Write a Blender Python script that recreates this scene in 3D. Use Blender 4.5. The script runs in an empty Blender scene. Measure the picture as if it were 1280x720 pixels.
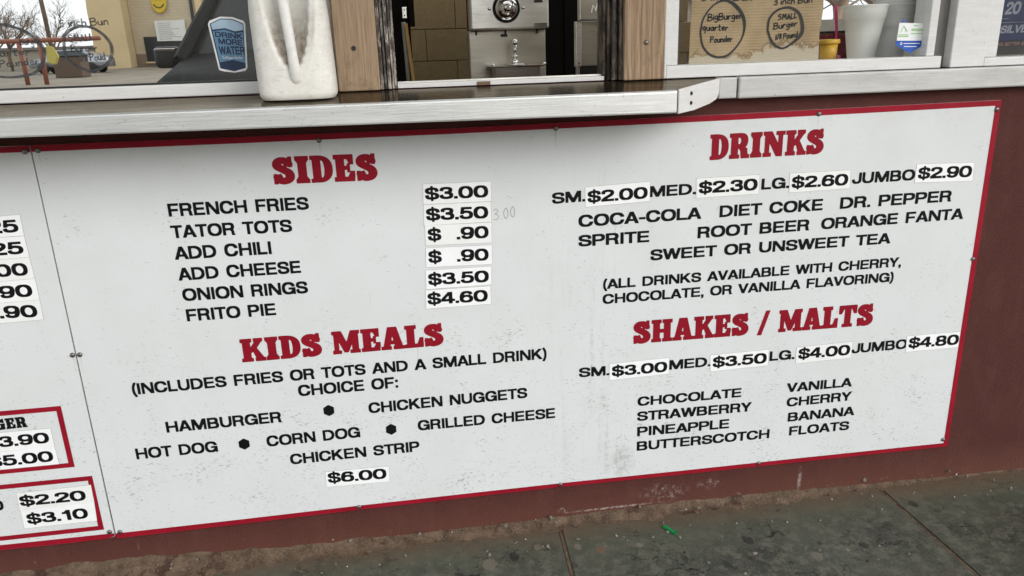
import bpy, bmesh, math, random
import numpy as np
from mathutils import Vector, Matrix, Euler
random.seed(7)
SC = bpy.context.scene
COL = SC.collection
rad = math.radians

# ------------------------------------------------------------------ camera, sky, sun, exposure
cam_data = bpy.data.cameras.new('camera')
cam_data.sensor_width = 36.0
cam_data.lens = 26.80
cam_data.clip_start = 0.05
cam_data.clip_end = 3000
cam = bpy.data.objects.new('camera', cam_data)
COL.objects.link(cam)
right = Vector((0.98869456, -0.14656049, -0.03167173))
up = Vector((0.07387378, 0.29230703, 0.95346697))
fwd = Vector((0.13048272, 0.94502731, -0.29982935))
M = Matrix((right, up, -fwd)).transposed().to_4x4()
M.translation = Vector((0.82568, -1.88467, 1.32654))
cam.matrix_world = M
SC.camera = cam

SUN_EL, SUN_AZ = 27.0, 140.0          # azimuth measured clockwise from +Y (north)
world = bpy.data.worlds.new('World')
SC.world = world
world.use_nodes = True
wn = world.node_tree.nodes
wl = world.node_tree.links
wn.clear()
wo = wn.new('ShaderNodeOutputWorld')
bg = wn.new('ShaderNodeBackground')
sky = wn.new('ShaderNodeTexSky')
sky.sky_type = 'NISHITA'
sky.sun_disc = False
sky.sun_elevation = rad(SUN_EL)
sky.sun_rotation = rad(SUN_AZ)
sky.air_density = 1.0
sky.dust_density = 4.0
hs = wn.new('ShaderNodeHueSaturation')   # thin overcast: the blue washed out
hs.inputs['Saturation'].default_value = 0.22
wl.new(sky.outputs[0], hs.inputs['Color'])
veil = wn.new('ShaderNodeMix'); veil.data_type = 'RGBA'      # high cloud deck over the clear sky
veil.inputs[0].default_value = 0.72
veil.inputs[7].default_value = (7.35, 7.80, 8.15, 1)
wl.new(hs.outputs[0], veil.inputs[6])
wl.new(veil.outputs[2], bg.inputs['Color'])
bg.inputs['Strength'].default_value = 0.10
wl.new(bg.outputs[0], wo.inputs['Surface'])
sun_d = bpy.data.lights.new('sun', 'SUN')
sun_d.energy = 0.6
sun_d.angle = rad(35)
sun_d.color = (1.0, 0.975, 0.94)
sun = bpy.data.objects.new('sun', sun_d)
COL.objects.link(sun)
az, el = rad(SUN_AZ), rad(SUN_EL)
sd = Vector((math.sin(az) * math.cos(el), math.cos(az) * math.cos(el), math.sin(el)))
sun.rotation_euler = sd.to_track_quat('Z', 'Y').to_euler()
SC.view_settings.view_transform = 'Standard'
SC.view_settings.look = 'None'
SC.view_settings.exposure = 1.08
SC.view_settings.gamma = 1.0

# ------------------------------------------------------------------ object helpers
def tag(o, label=None, cat=None, group=None, kind=None):
    if label: o['label'] = label
    if cat: o['category'] = cat
    if group: o['group'] = group
    if kind: o['kind'] = kind
    return o

def thing(name, label, cat, loc=(0, 0, 0), group=None):
    o = bpy.data.objects.new(name, None)
    o.empty_display_size = 0.1
    COL.objects.link(o)
    o.location = loc
    return tag(o, label, cat, group)

def wloc(o):
    v = Vector((0, 0, 0))
    while o is not None:
        v += o.location
        o = o.parent
    return v

def link(name, me, mat, parent=None, label=None):
    """mesh given in world coordinates; parents are only translated"""
    if mat is not None:
        for m_ in (mat if isinstance(mat, (list, tuple)) else [mat]):
            me.materials.append(m_)
    o = bpy.data.objects.new(name, me)
    COL.objects.link(o)
    if parent is not None:
        o.parent = parent
        o.location = -wloc(parent)
    if label: o['label'] = label
    return o

def smooth(me, on=True):
    me.polygons.foreach_set('use_smooth', [on] * len(me.polygons))

def bm_obj(name, bm, mat, parent=None, sm=False, label=None):
    me = bpy.data.meshes.new(name)
    bmesh.ops.recalc_face_normals(bm, faces=bm.faces[:])
    bm.to_mesh(me); bm.free()
    if sm: smooth(me)
    return link(name, me, mat, parent, label)

def pyd(name, V, F, mat, parent=None, sm=False, label=None):
    me = bpy.data.meshes.new(name)
    me.from_pydata([tuple(map(float, v)) for v in V], [], [tuple(map(int, f)) for f in F])
    me.update()
    if sm: smooth(me)
    return link(name, me, mat, parent, label)

def bx(bm, x0, x1, y0, y1, z0, z1, bev=0.0, seg=2):
    vs = [bm.verts.new((x, y, z)) for x in (x0, x1) for y in (y0, y1) for z in (z0, z1)]
    fs = [(0, 1, 3, 2), (4, 6, 7, 5), (0, 4, 5, 1), (2, 3, 7, 6), (0, 2, 6, 4), (1, 5, 7, 3)]
    faces = [bm.faces.new([vs[i] for i in f]) for f in fs]
    if bev > 0:
        ed = list({e for f in faces for e in f.edges})
        bmesh.ops.bevel(bm, geom=ed, offset=bev, segments=seg, affect='EDGES', profile=0.5)

def box(name, x0, x1, y0, y1, z0, z1, mat, parent=None, bev=0.0015, label=None):
    bm = bmesh.new()
    bx(bm, x0, x1, y0, y1, z0, z1, bev)
    return bm_obj(name, bm, mat, parent, False, label)

def prism(bm, pts, y0, y1):
    """pts: (x, z) outline, extruded along y"""
    a = [bm.verts.new((x, y0, z)) for x, z in pts]
    b = [bm.verts.new((x, y1, z)) for x, z in pts]
    bm.faces.new(a); bm.faces.new(b[::-1])
    n = len(pts)
    for i in range(n):
        bm.faces.new((a[i], b[i], b[(i + 1) % n], a[(i + 1) % n]))

def hprism(bm, pts, z0, z1):
    """pts: (x, y) outline, extruded along z"""
    a = [bm.verts.new((x, y, z0)) for x, y in pts]
    b = [bm.verts.new((x, y, z1)) for x, y in pts]
    bm.faces.new(a); bm.faces.new(b[::-1])
    n = len(pts)
    for i in range(n):
        bm.faces.new((a[i], b[i], b[(i + 1) % n], a[(i + 1) % n]))

def lathe(bm, prof, c, n=32, axis='z', cap=True):
    """prof: (r, h) list along axis"""
    rings = []
    for r, h in prof:
        ring = []
        for i in range(n):
            a = 2 * math.pi * i / n
            if axis == 'z': p = (c[0] + r * math.cos(a), c[1] + r * math.sin(a), c[2] + h)
            elif axis == 'y': p = (c[0] + r * math.cos(a), c[1] + h, c[2] + r * math.sin(a))
            else: p = (c[0] + h, c[1] + r * math.cos(a), c[2] + r * math.sin(a))
            ring.append(bm.verts.new(p))
        rings.append(ring)
    for k in range(len(rings) - 1):
        for i in range(n):
            j = (i + 1) % n
            bm.faces.new((rings[k][i], rings[k][j], rings[k + 1][j], rings[k + 1][i]))
    if cap:
        bm.faces.new(rings[0][::-1]); bm.faces.new(rings[-1])

def tube(bm, pts, r, n=10, r2=None):
    P = [Vector(p) for p in pts]
    rings = []
    for k, p in enumerate(P):
        t = (P[min(k + 1, len(P) - 1)] - P[max(k - 1, 0)]).normalized()
        a = t.cross(Vector((0, 0, 1)))
        if a.length < 0.1: a = t.cross(Vector((0, 1, 0)))
        a.normalize(); b = t.cross(a).normalized()
        rr = r if r2 is None else r + (r2 - r) * k / (len(P) - 1)
        rings.append([bm.verts.new(p + a * rr * math.cos(2 * math.pi * i / n) + b * rr * math.sin(2 * math.pi * i / n)) for i in range(n)])
    for k in range(len(rings) - 1):
        for i in range(n):
            j = (i + 1) % n
            bm.faces.new((rings[k][i], rings[k][j], rings[k + 1][j], rings[k + 1][i]))
    bm.faces.new(rings[0][::-1]); bm.faces.new(rings[-1])

# ------------------------------------------------------------------ materials
class NT:
    def __init__(s, name):
        s.m = bpy.data.materials.new(name); s.m.use_nodes = True
        s.n = s.m.node_tree.nodes; s.l = s.m.node_tree.links
        s.b = s.n['Principled BSDF']; s.out = s.n['Material Output']
        s.tc = s.n.new('ShaderNodeTexCoord')
        s.geo = s.n.new('ShaderNodeNewGeometry')
        s.pos = s.geo.outputs['Position']
    def map(s, sc=(1, 1, 1), rot=(0, 0, 0), src=None):
        m = s.n.new('ShaderNodeMapping')
        m.inputs['Scale'].default_value = sc; m.inputs['Rotation'].default_value = rot
        s.l.new(src or s.pos, m.inputs['Vector']); return m.outputs[0]
    def noise(s, scale, det=4, rough=0.55, vec=None, dist=0.0):
        t = s.n.new('ShaderNodeTexNoise')
        t.inputs['Scale'].default_value = scale; t.inputs['Detail'].default_value = det
        t.inputs['Roughness'].default_value = rough; t.inputs['Distortion'].default_value = dist
        s.l.new(vec or s.pos, t.inputs['Vector']); return t.outputs['Fac']
    def voro(s, scale, feat='F1', vec=None, rnd=1.0, out='Distance'):
        t = s.n.new('ShaderNodeTexVoronoi'); t.feature = feat
        t.inputs['Scale'].default_value = scale; t.inputs['Randomness'].default_value = rnd
        s.l.new(vec or s.pos, t.inputs['Vector']); return t.outputs[out]
    def ramp(s, fac, stops, interp='LINEAR'):
        r = s.n.new('ShaderNodeValToRGB'); r.color_ramp.interpolation = interp
        cr = r.color_ramp
        while len(cr.elements) < len(stops): cr.elements.new(0.5)
        for e, (p, c) in zip(cr.elements, stops):
            e.position = p
            e.color = (c, c, c, 1) if isinstance(c, (int, float)) else (c[0], c[1], c[2], 1)
        s.l.new(fac, r.inputs['Fac']); return r.outputs['Color']
    def mix(s, fac, a, b, mode='MIX'):
        m = s.n.new('ShaderNodeMix'); m.data_type = 'RGBA'; m.blend_type = mode
        for sock, v in ((m.inputs[0], fac), (m.inputs[6], a), (m.inputs[7], b)):
            if hasattr(v, 'is_linked') or hasattr(v, 'links'): s.l.new(v, sock)
            elif isinstance(v, (int, float)): sock.default_value = v if sock is m.inputs[0] else (v, v, v, 1)
            else: sock.default_value = (v[0], v[1], v[2], 1)
        return m.outputs[2]
    def math(s, op, a, b=0.0, c=None):
        m = s.n.new('ShaderNodeMath'); m.operation = op
        for i, v in enumerate((a, b, c)):
            if v is None: continue
            if hasattr(v, 'links'): s.l.new(v, m.inputs[i])
            else: m.inputs[i].default_value = v
        return m.outputs[0]
    def xyz(s, src=None):
        m = s.n.new('ShaderNodeSeparateXYZ'); s.l.new(src or s.pos, m.inputs[0]); return m.outputs
    def rng(s, v, a, b, c=0.0, d=1.0):
        m = s.n.new('ShaderNodeMapRange'); s.l.new(v, m.inputs[0])
        for i, q in enumerate((a, b, c, d)): m.inputs[i + 1].default_value = q
        return m.outputs[0]
    def bump(s, h, st=0.3, d=0.002, prev=None):
        b = s.n.new('ShaderNodeBump'); b.inputs['Strength'].default_value = st
        b.inputs['Distance'].default_value = d; s.l.new(h, b.inputs['Height'])
        if prev is not None: s.l.new(prev, b.inputs['Normal'])
        s.l.new(b.outputs[0], s.b.inputs['Normal']); return b.outputs[0]
    def set(s, color=None, rough=None, metal=None, spec=None, **k):
        for nm, v in (('Base Color', color), ('Roughness', rough), ('Metallic', metal), ('Specular IOR Level', spec)):
            if v is None: continue
            if hasattr(v, 'links'): s.l.new(v, s.b.inputs[nm])
            elif nm == 'Base Color': s.b.inputs[nm].default_value = (v[0], v[1], v[2], 1)
            else: s.b.inputs[nm].default_value = v
        return s.m

def plain(name, col, rough=0.5, metal=0.0, var=0.12, scale=30, bump=0.0, spec=None):
    t = NT(name)
    n = t.noise(scale, 5, 0.6)
    c = t.mix(t.ramp(n, [(0.3, 0.0), (0.7, 1.0)]), tuple(x * (1 - var) for x in col), tuple(min(1, x * (1 + var)) for x in col))
    if bump: t.bump(n, bump, 0.002)
    r = t.rng(n, 0.3, 0.7, rough * 0.85, min(1, rough * 1.15))
    return t.set(c, r, metal, spec)

def m_board():
    t = NT('enamel_sheet')
    x, y, z = t.xyz()
    wob = t.noise(3.0, 5, 0.6)
    base = t.mix(wob, (0.64, 0.655, 0.655), (0.71, 0.725, 0.72))
    # short scuffs and fly specks, denser low on the board where road dirt splashes
    low = t.rng(z, 1.0, 0.15, 0.0, 1.0)
    sp1 = t.noise(105, 4, 0.65, t.map((1.0, 1, 2.2), (0, 0.6, 0)))
    dens = t.noise(9, 4, 0.6)
    th = t.math('ADD', t.math('MULTIPLY', low, 0.065), t.math('MULTIPLY', dens, 0.48))
    m1 = t.rng(t.math('ADD', sp1, th), 0.915, 1.0)
    base = t.mix(t.math('MULTIPLY', m1, 0.55), base, (0.20, 0.19, 0.17))
    sp2 = t.noise(60, 4, 0.7, t.map((1.0, 1, 2.4), (0, -0.5, 0), ))
    m2 = t.rng(t.math('ADD', sp2, t.math('MULTIPLY', low, 0.07)), 0.69, 0.77)
    base = t.mix(t.math('MULTIPLY', m2, 0.35), base, (0.34, 0.33, 0.30))
    # fine dark fly specks
    v = t.voro(75); vd = t.noise(6, 3, 0.5)
    m3 = t.math('MULTIPLY', t.rng(v, 0.09, 0.05), t.rng(t.math('ADD', vd, t.math('MULTIPLY', low, 0.12)), 0.55, 0.62))
    base = t.mix(t.math('MULTIPLY', m3, 0.8), base, (0.10, 0.085, 0.07))
    # vertical run streaks in the middle of the board
    st = t.noise(40, 4, 0.7, t.map((1, 1, 0.05)))
    sx = t.math('MULTIPLY', t.rng(t.math('ABSOLUTE', t.math('SUBTRACT', x, 1.30)), 0.22, 0.0), t.rng(z, 1.1, 0.8))
    m4 = t.math('MULTIPLY', t.math('MULTIPLY', t.rng(st, 0.52, 0.68), sx), t.rng(t.noise(90, 3, 0.7), 0.40, 0.62))
    base = t.mix(t.math('MULTIPLY', m4, 0.45), base, (0.34, 0.32, 0.28))
    # grime film
    g = t.math('MULTIPLY', t.rng(t.noise(4, 6, 0.7), 0.45, 0.75), 0.22)
    base = t.mix(g, base, (0.53, 0.52, 0.48))
    # smudge near the bottom
    dx = t.math('SUBTRACT', x, 1.39); dz = t.math('SUBTRACT', z, 0.185)
    d = t.math('SQRT', t.math('ADD', t.math('MULTIPLY', dx, dx), t.math('MULTIPLY', t.math('MULTIPLY', dz, dz), 0.6)))
    sm = t.math('MULTIPLY', t.rng(d, 0.045, 0.005), t.rng(t.noise(70, 4, 0.7), 0.35, 0.6))
    base = t.mix(t.math('MULTIPLY', sm, 0.6), base, (0.22, 0.21, 0.19))
    def streak(cx_, z1, ln, w, k):
        nonlocal base
        ex = t.math('DIVIDE', t.math('ABSOLUTE', t.math('SUBTRACT', t.math('ADD', x, t.math('MULTIPLY', t.noise(30, 3, .6), .006)), cx_ + .003)), w)
        m_ = t.math('MULTIPLY', t.math('MULTIPLY', t.rng(ex, 1.0, 0.2), t.rng(z, z1 - ln, z1)), t.rng(z, z1 + .002, z1 - .001))
        m_ = t.math('MULTIPLY', m_, t.rng(t.noise(70, 4, .7, t.map((1, 1, .15))), .35, .6))
        base = t.mix(t.math('MULTIPLY', m_, k), base, (0.30, 0.23, 0.16))
    for cx_, z1 in ((.0134, 1.140), (.6348, 1.132), (1.2071, 1.134), (1.9007, 1.139), (2.4098, 1.129), (2.408, .7146), (.008, .6425), (-.0086, .643)):
        streak(cx_, z1, .05, .0035, .40)
    for cx_, z1, ln in ((1.205, 1.13, .06), (1.318, 1.03, .10), (1.36, .90, .30), (1.84, .50, .38), (.83, .60, .09), (.72, .75, .05), (1.02, 1.0, .04), (1.60, .60, .06)):
        streak(cx_, z1, ln, .0022, .35)
    # handling grime and film along the top edge and the seam
    tg = t.math('MULTIPLY', t.rng(t.math('ADD', z, t.math('MULTIPLY', t.noise(14, 6, .7), .05)), 1.115, 1.165), t.rng(t.noise(30, 6, .7), .35, .7))
    base = t.mix(t.math('MULTIPLY', tg, 0.22), base, (0.36, 0.34, 0.29))
    t.bump(t.noise(2.2, 3, 0.5), 0.22, 0.02)
    return t.set(base, t.rng(wob, 0.3, 0.7, 0.30, 0.42), 0, 0.35)

def m_stucco():
    t = NT('stucco_paint')
    x, y, z = t.xyz()
    f = t.noise(260, 5, 0.7); g = t.noise(9, 6, 0.65)
    c = t.mix(t.rng(g, 0.3, 0.7), (0.061, 0.0180, 0.0150), (0.081, 0.0250, 0.0210))
    c = t.mix(t.rng(f, 0.42, 0.68), c, (0.103, 0.040, 0.032))
    rl = t.noise(16, 5, 0.7, t.map((1, 1, 0.35)))
    c = t.mix(t.math('MULTIPLY', t.rng(rl, 0.50, 0.70), 0.35), c, (0.115, 0.048, 0.040))
    dk = t.noise(38, 7, 0.78)
    c = t.mix(t.math('MULTIPLY', t.rng(dk, 0.58, 0.68), 0.45), c, (0.045, 0.017, 0.015))
    # chalky mineral bloom and dust low on the wall
    low = t.rng(z, 0.11, 0.0)
    c = t.mix(t.math('MULTIPLY', low, 0.40), c, (0.165, 0.072, 0.049))
    bl = t.math('MULTIPLY', t.rng(t.noise(26, 7, 0.75), 0.63, 0.70), t.rng(z, 0.09, 0.02))
    c = t.mix(t.math('MULTIPLY', bl, 0.6), c, (0.42, 0.36, 0.32))
    def blot(cx_, cz_, rx, rz, nlo, nhi, k, col):
        nonlocal c
        ex = t.math('DIVIDE', t.math('SUBTRACT', x, cx_), rx); ez = t.math('DIVIDE', t.math('SUBTRACT', z, cz_), rz)
        q = t.math('SQRT', t.math('ADD', t.math('MULTIPLY', ex, ex), t.math('MULTIPLY', ez, ez)))
        m_ = t.math('MULTIPLY', t.rng(q, 1.0, 0.3), t.rng(t.noise(60, 6, 0.8), nlo, nhi))
        c = t.mix(t.math('MULTIPLY', m_, k), c, col)
    blot(1.52, .062, .085, .040, .50, .66, .55, (0.50, 0.45, 0.41))
    blot(1.36, .031, .16, .005, .42, .6, .6, (0.60, 0.55, 0.50))
    blot(1.945, .055, .008, .050, .44, .62, .6, (0.55, 0.50, 0.47))
    blot(1.215, .040, .020, .014, .48, .66, .5, (0.60, 0.55, 0.50))
    blot(1.66, .075, .05, .02, .50, .66, .5, (0.50, 0.44, 0.40))
    drip = t.math('MULTIPLY', t.rng(t.noise(34, 4, 0.7, t.map((1, 1, 0.10))), 0.70, 0.78), t.rng(z, 0.12, 0.05))
    c = t.mix(t.math('MULTIPLY', drip, 0.5), c, (0.40, 0.34, 0.31))
    b = t.bump(t.noise(7, 4, 0.6), 0.4, 0.01)
    t.bump(f, 0.55, 0.003, b)
    return t.set(c, 0.8, 0, 0.15)

_dk, _tn, _br = (0.018, 0.016, 0.014), (0.20, 0.165, 0.13), (0.075, 0.035, 0.026)
STAINS = [(2.21, .028, .014, .7, _br), (2.40, .000, .018, .7, _dk), (2.25, -.11, .014, .7, _dk), (1.70, -.18, .016, .85, _dk), (1.05, -.13, .016, .8, _dk),
          (1.29, -.145, .014, .7, (0.16, 0.09, 0.05)), (1.40, -.145, .009, .6, _tn), (.98, -.15, .02, .5, _tn), (1.12, -.10, .012, .6, _tn), (1.23, -.12, .011, .6, _tn), (1.85, -.28, .016, .4, _tn), (2.05, -.20, .012, .5, _dk)]
def m_concrete():
    t = NT('worn_painted_concrete')
    x, y, z = t.xyz()
    a = t.noise(4.5, 10, 0.72); b = t.noise(26, 8, 0.75); f = t.noise(240, 3, 0.7)
    c = t.mix(t.rng(a, 0.33, 0.67), (0.022, 0.0245, 0.0185), (0.062, 0.068, 0.048))
    c = t.mix(t.math('MULTIPLY', t.rng(b, 0.47, 0.60), 0.7), c, (0.128, 0.122, 0.095))
    c = t.mix(t.math('MULTIPLY', t.rng(t.noise(17, 9, 0.8), 0.56, 0.64), 0.28), c, (0.022, 0.021, 0.018))
    c = t.mix(t.math('MULTIPLY', t.rng(f, 0.5, 0.72), 0.6), c, (0.17, 0.16, 0.135))
    pit = t.rng(t.voro(150), 0.16, 0.08)
    c = t.mix(t.math('MULTIPLY', pit, 0.7), c, (0.014, 0.013, 0.011))
    # paint worn away: brown-grey bare patches with crisp edges
    wv = t.rng(t.noise(8, 11, 0.78, None, 0.6), 0.56, 0.60)
    c = t.mix(t.math('MULTIPLY', wv, 0.5), c, (0.090, 0.074, 0.056))
    # round stains / old gum
    wp = t.noise(14, 3, 0.6)
    vv = t.n.new('ShaderNodeVectorMath'); vv.operation = 'ADD'; t.l.new(t.pos, vv.inputs[0])
    cc = t.n.new('ShaderNodeCombineXYZ'); t.l.new(t.math('MULTIPLY', wp, 0.035), cc.inputs[0]); t.l.new(t.math('MULTIPLY', wp, 0.02), cc.inputs[1])
    t.l.new(cc.outputs[0], vv.inputs[1])
    vo = t.voro(9, 'F1', vv.outputs[0])
    c = t.mix(t.math('MULTIPLY', t.rng(vo, 0.15, 0.11), 0.75), c, (0.020, 0.017, 0.015))
    vo2 = t.voro(23, 'F1', vv.outputs[0])
    c = t.mix(t.math('MULTIPLY', t.math('MULTIPLY', t.rng(vo2, 0.13, 0.09), t.rng(a, 0.5, 0.58)), 0.6), c, (0.25, 0.20, 0.16))
    # cracks
    wn_ = t.noise(6, 5, 0.7)
    v2 = t.n.new('ShaderNodeVectorMath'); v2.operation = 'ADD'; t.l.new(t.pos, v2.inputs[0])
    c2 = t.n.new('ShaderNodeCombineXYZ'); t.l.new(t.math('MULTIPLY', t.noise(25, 5, 0.7), 0.09), c2.inputs[0]); t.l.new(t.math('MULTIPLY', t.noise(21, 5, 0.7), 0.09), c2.inputs[1])
    t.l.new(c2.outputs[0], v2.inputs[1])
    ve = t.voro(20, 'DISTANCE_TO_EDGE', v2.outputs[0])
    ck = t.math('MULTIPLY', t.rng(ve, 0.030, 0.006), t.rng(wn_, 0.52, 0.58))
    c = t.mix(t.math('MULTIPLY', ck, 0.9), c, (0.012, 0.010, 0.009))
    gz = t.math('MULTIPLY', t.rng(t.math('ADD', y, t.math('MULTIPLY', t.noise(7, 7, 0.7), 0.16)), -0.16, 0.02), 0.55)
    c = t.mix(gz, c, (0.105, 0.112, 0.080))               # sun-bleached green paint left along the wall
    c = t.mix(t.math('MULTIPLY', ck, 0.8), c, (0.012, 0.010, 0.009))
    def stain(cx_, cy_, r_, k, col):
        nonlocal c
        ex = t.math('DIVIDE', t.math('SUBTRACT', x, cx_), r_); ey = t.math('DIVIDE', t.math('SUBTRACT', y, cy_), r_ * 1.3)
        q = t.math('ADD', t.math('SQRT', t.math('ADD', t.math('MULTIPLY', ex, ex), t.math('MULTIPLY', ey, ey))), t.math('MULTIPLY', t.math('SUBTRACT', t.noise(45, 4, .7), .5), 1.4))
        c = t.mix(t.math('MULTIPLY', t.rng(q, 1.0, .82), k), c, col)
    for cx_, cy_, r_, k, col in STAINS: stain(cx_, cy_, r_, k, col)
    # rusty soil washed out from the wall foot
    near = t.rng(t.math('ADD', y, t.math('MULTIPLY', t.noise(9, 6, 0.7), 0.12)), -0.055, 0.055)
    c = t.mix(t.math('MULTIPLY', near, 0.85), c, (0.135, 0.088, 0.055))
    sheen = t.rng(t.noise(4, 5, 0.7), 0.35, 0.7, 0.42, 0.75)
    bb = t.bump(t.math('SUBTRACT', a, t.math('MULTIPLY', ck, 0.8)), 0.5, 0.006)
    t.bump(f, 0.35, 0.002, bb)
    return t.set(c, sheen, 0, 0.4)

STAINSX = 0
def m_dirt():
    t = NT('soil_crust')
    a = t.noise(22, 7, 0.7); f = t.noise(200, 4, 0.7)
    c = t.mix(t.rng(a, 0.35, 0.65), (0.055, 0.034, 0.021), (0.16, 0.108, 0.072))
    c = t.mix(t.math('MULTIPLY', t.rng(f, 0.5, 0.75), 0.6), c, (0.26, 0.195, 0.14))
    pz = t.math('MULTIPLY', t.rng(t.noise(13, 8, 0.7), 0.56, 0.62), 0.8)
    c = t.mix(pz, c, (0.050, 0.022, 0.016))
    t.bump(t.math('ADD', a, f), 0.8, 0.004)
    return t.set(c, 0.85, 0, 0.25)

def m_alu(name='scuffed_aluminium', col=(0.80, 0.80, 0.78), r0=0.34, r1=0.55, metal=0.85, grime=0.5):
    t = NT(name)
    sc = t.noise(14, 5, 0.65, t.map((1, 1, 14)))
    br = t.noise(300, 3, 0.6, t.map((0.04, 1, 1)))
    sp = t.noise(120, 3, 0.7)
    c = t.mix(t.rng(sc, 0.3, 0.7), tuple(q * 0.90 for q in col), col)
    c = t.mix(t.math('MULTIPLY', t.rng(br, 0.40, 0.7), 0.15), c, tuple(q * 0.6 for q in col))
    c = t.mix(t.math('MULTIPLY', t.math('MULTIPLY', t.rng(sp, 0.62, 0.72), t.rng(t.noise(7, 3, 0.6), 0.45, 0.6)), grime), c, (0.20, 0.18, 0.16))
    w = t.noise(5, 6, 0.7, t.map((1, 1, 3), (0.3, 0.2, 0)))
    c = t.mix(t.math('MULTIPLY', t.rng(w, 0.55, 0.75), grime * 0.5), c, tuple(q * 0.62 for q in col))
    vs = t.voro(26, 'DISTANCE_TO_EDGE', t.map((1, 1, 3.1), (0.4, 0.9, 0.3)))
    c = t.mix(t.math('MULTIPLY', t.math('MULTIPLY', t.rng(vs, 0.012, 0.0), t.rng(t.noise(9, 3, 0.6), 0.52, 0.62)), 0.6), c, tuple(q * 0.45 for q in col))
    lg = t.noise(7, 8, 0.75, t.map((1, 1, 9)))
    c = t.mix(t.math('MULTIPLY', t.rng(lg, 0.42, 0.66), 0.30), c, tuple(q * 0.70 for q in col))
    t.bump(t.math('ADD', br, t.math('MULTIPLY', t.noise(3, 3, 0.5), 2.0)), 0.12, 0.004)
    return t.set(c, t.rng(w, 0.3, 0.7, r0, r1), metal, 0.5)

def m_wood(name, c0, c1, dark, ang=0.0, cx=0.0, freq=60, wob=0.35, lines=0.15):
    t = NT(name)
    v = t.map((1, 1, 0.16), (0, ang, 0))
    n = t.noise(5, 4, 0.6, v)
    x, y, z = t.xyz(v)
    ring = t.math('ADD', t.math('MULTIPLY', x, freq), t.math('MULTIPLY', n, wob * 26))
    wv = t.math('SINE', ring)
    fib = t.noise(330, 4, 0.7, t.map((1, 1, 0.03)))
    c = t.mix(t.rng(wv, -1, 1), c0, c1)
    c = t.mix(t.math('MULTIPLY', t.rng(wv, 0.55, 1.0), lines), c, dark)
    c = t.mix(t.math('MULTIPLY', t.rng(fib, 0.45, 0.66), 0.75), c, dark)
    X, Y, Z = t.xyz()
    g = t.math('MULTIPLY', t.rng(t.noise(18, 6, 0.7), 0.52, 0.72), t.rng(Z, 1.36, 1.24, 0.15, 1.0))
    c = t.mix(t.math('MULTIPLY', g, 0.8), c, (0.075, 0.045, 0.03))
    t.bump(fib, 0.35, 0.002)
    return t.set(c, 0.7, 0, 0.25)

def m_glass(name, refl, tint=(1, 1, 1), rough=0.0, wav=0.0):
    t = NT(name)
    t.n.remove(t.b)
    tr = t.n.new('ShaderNodeBsdfTransparent'); tr.inputs[0].default_value = (*tint, 1)
    gl = t.n.new('ShaderNodeBsdfGlossy'); gl.inputs['Roughness'].default_value = rough
    gl.inputs[0].default_value = (0.96, 0.96, 0.94, 1)
    fr = t.n.new('ShaderNodeFresnel'); t.l.new(t.rng(t.geo.outputs['Backfacing'], 0, 1, 1.5, 1 / 1.5), fr.inputs[0])
    f = t.math('MAXIMUM', fr.outputs[0], refl)
    if wav:
        b = t.n.new('ShaderNodeBump'); b.inputs['Strength'].default_value = wav; b.inputs['Distance'].default_value = 0.004
        t.l.new(t.noise(4, 2, 0.5), b.inputs['Height']); t.l.new(b.outputs[0], gl.inputs['Normal'])
    mx = t.n.new('ShaderNodeMixShader'); t.l.new(f, mx.inputs[0])
    t.l.new(tr.outputs[0], mx.inputs[1]); t.l.new(gl.outputs[0], mx.inputs[2])
    t.l.new(mx.outputs[0], t.out.inputs['Surface'])
    return t.m

def m_card():
    t = NT('corrugated_card')
    x, y, z = t.xyz()
    w = t.math('SINE', t.math('MULTIPLY', z, 900))
    a = t.noise(12, 6, 0.65)
    c = t.mix(t.rng(a, 0.3, 0.7), (0.30, 0.210, 0.115), (0.45, 0.335, 0.205))
    c = t.mix(t.rng(w, -1, 1, 0, 0.22), c, (0.60, 0.48, 0.33))
    # tide-marked damp edge along the bottom
    e = t.math('ADD', z, t.math('MULTIPLY', t.noise(9, 5, 0.65), -0.16))
    wet = t.rng(e, 1.222, 1.212)
    c = t.mix(t.math('MULTIPLY', wet, 0.75), c, (0.50, 0.45, 0.36))
    line = t.math('MULTIPLY', t.rng(t.math('ABSOLUTE', t.math('SUBTRACT', e, 1.221)), 0.005, 0.0), 0.6)
    c = t.mix(line, c, (0.13, 0.07, 0.035))
    t.bump(w, 0.25, 0.001)
    return t.set(c, 0.8, 0, 0.2)

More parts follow.
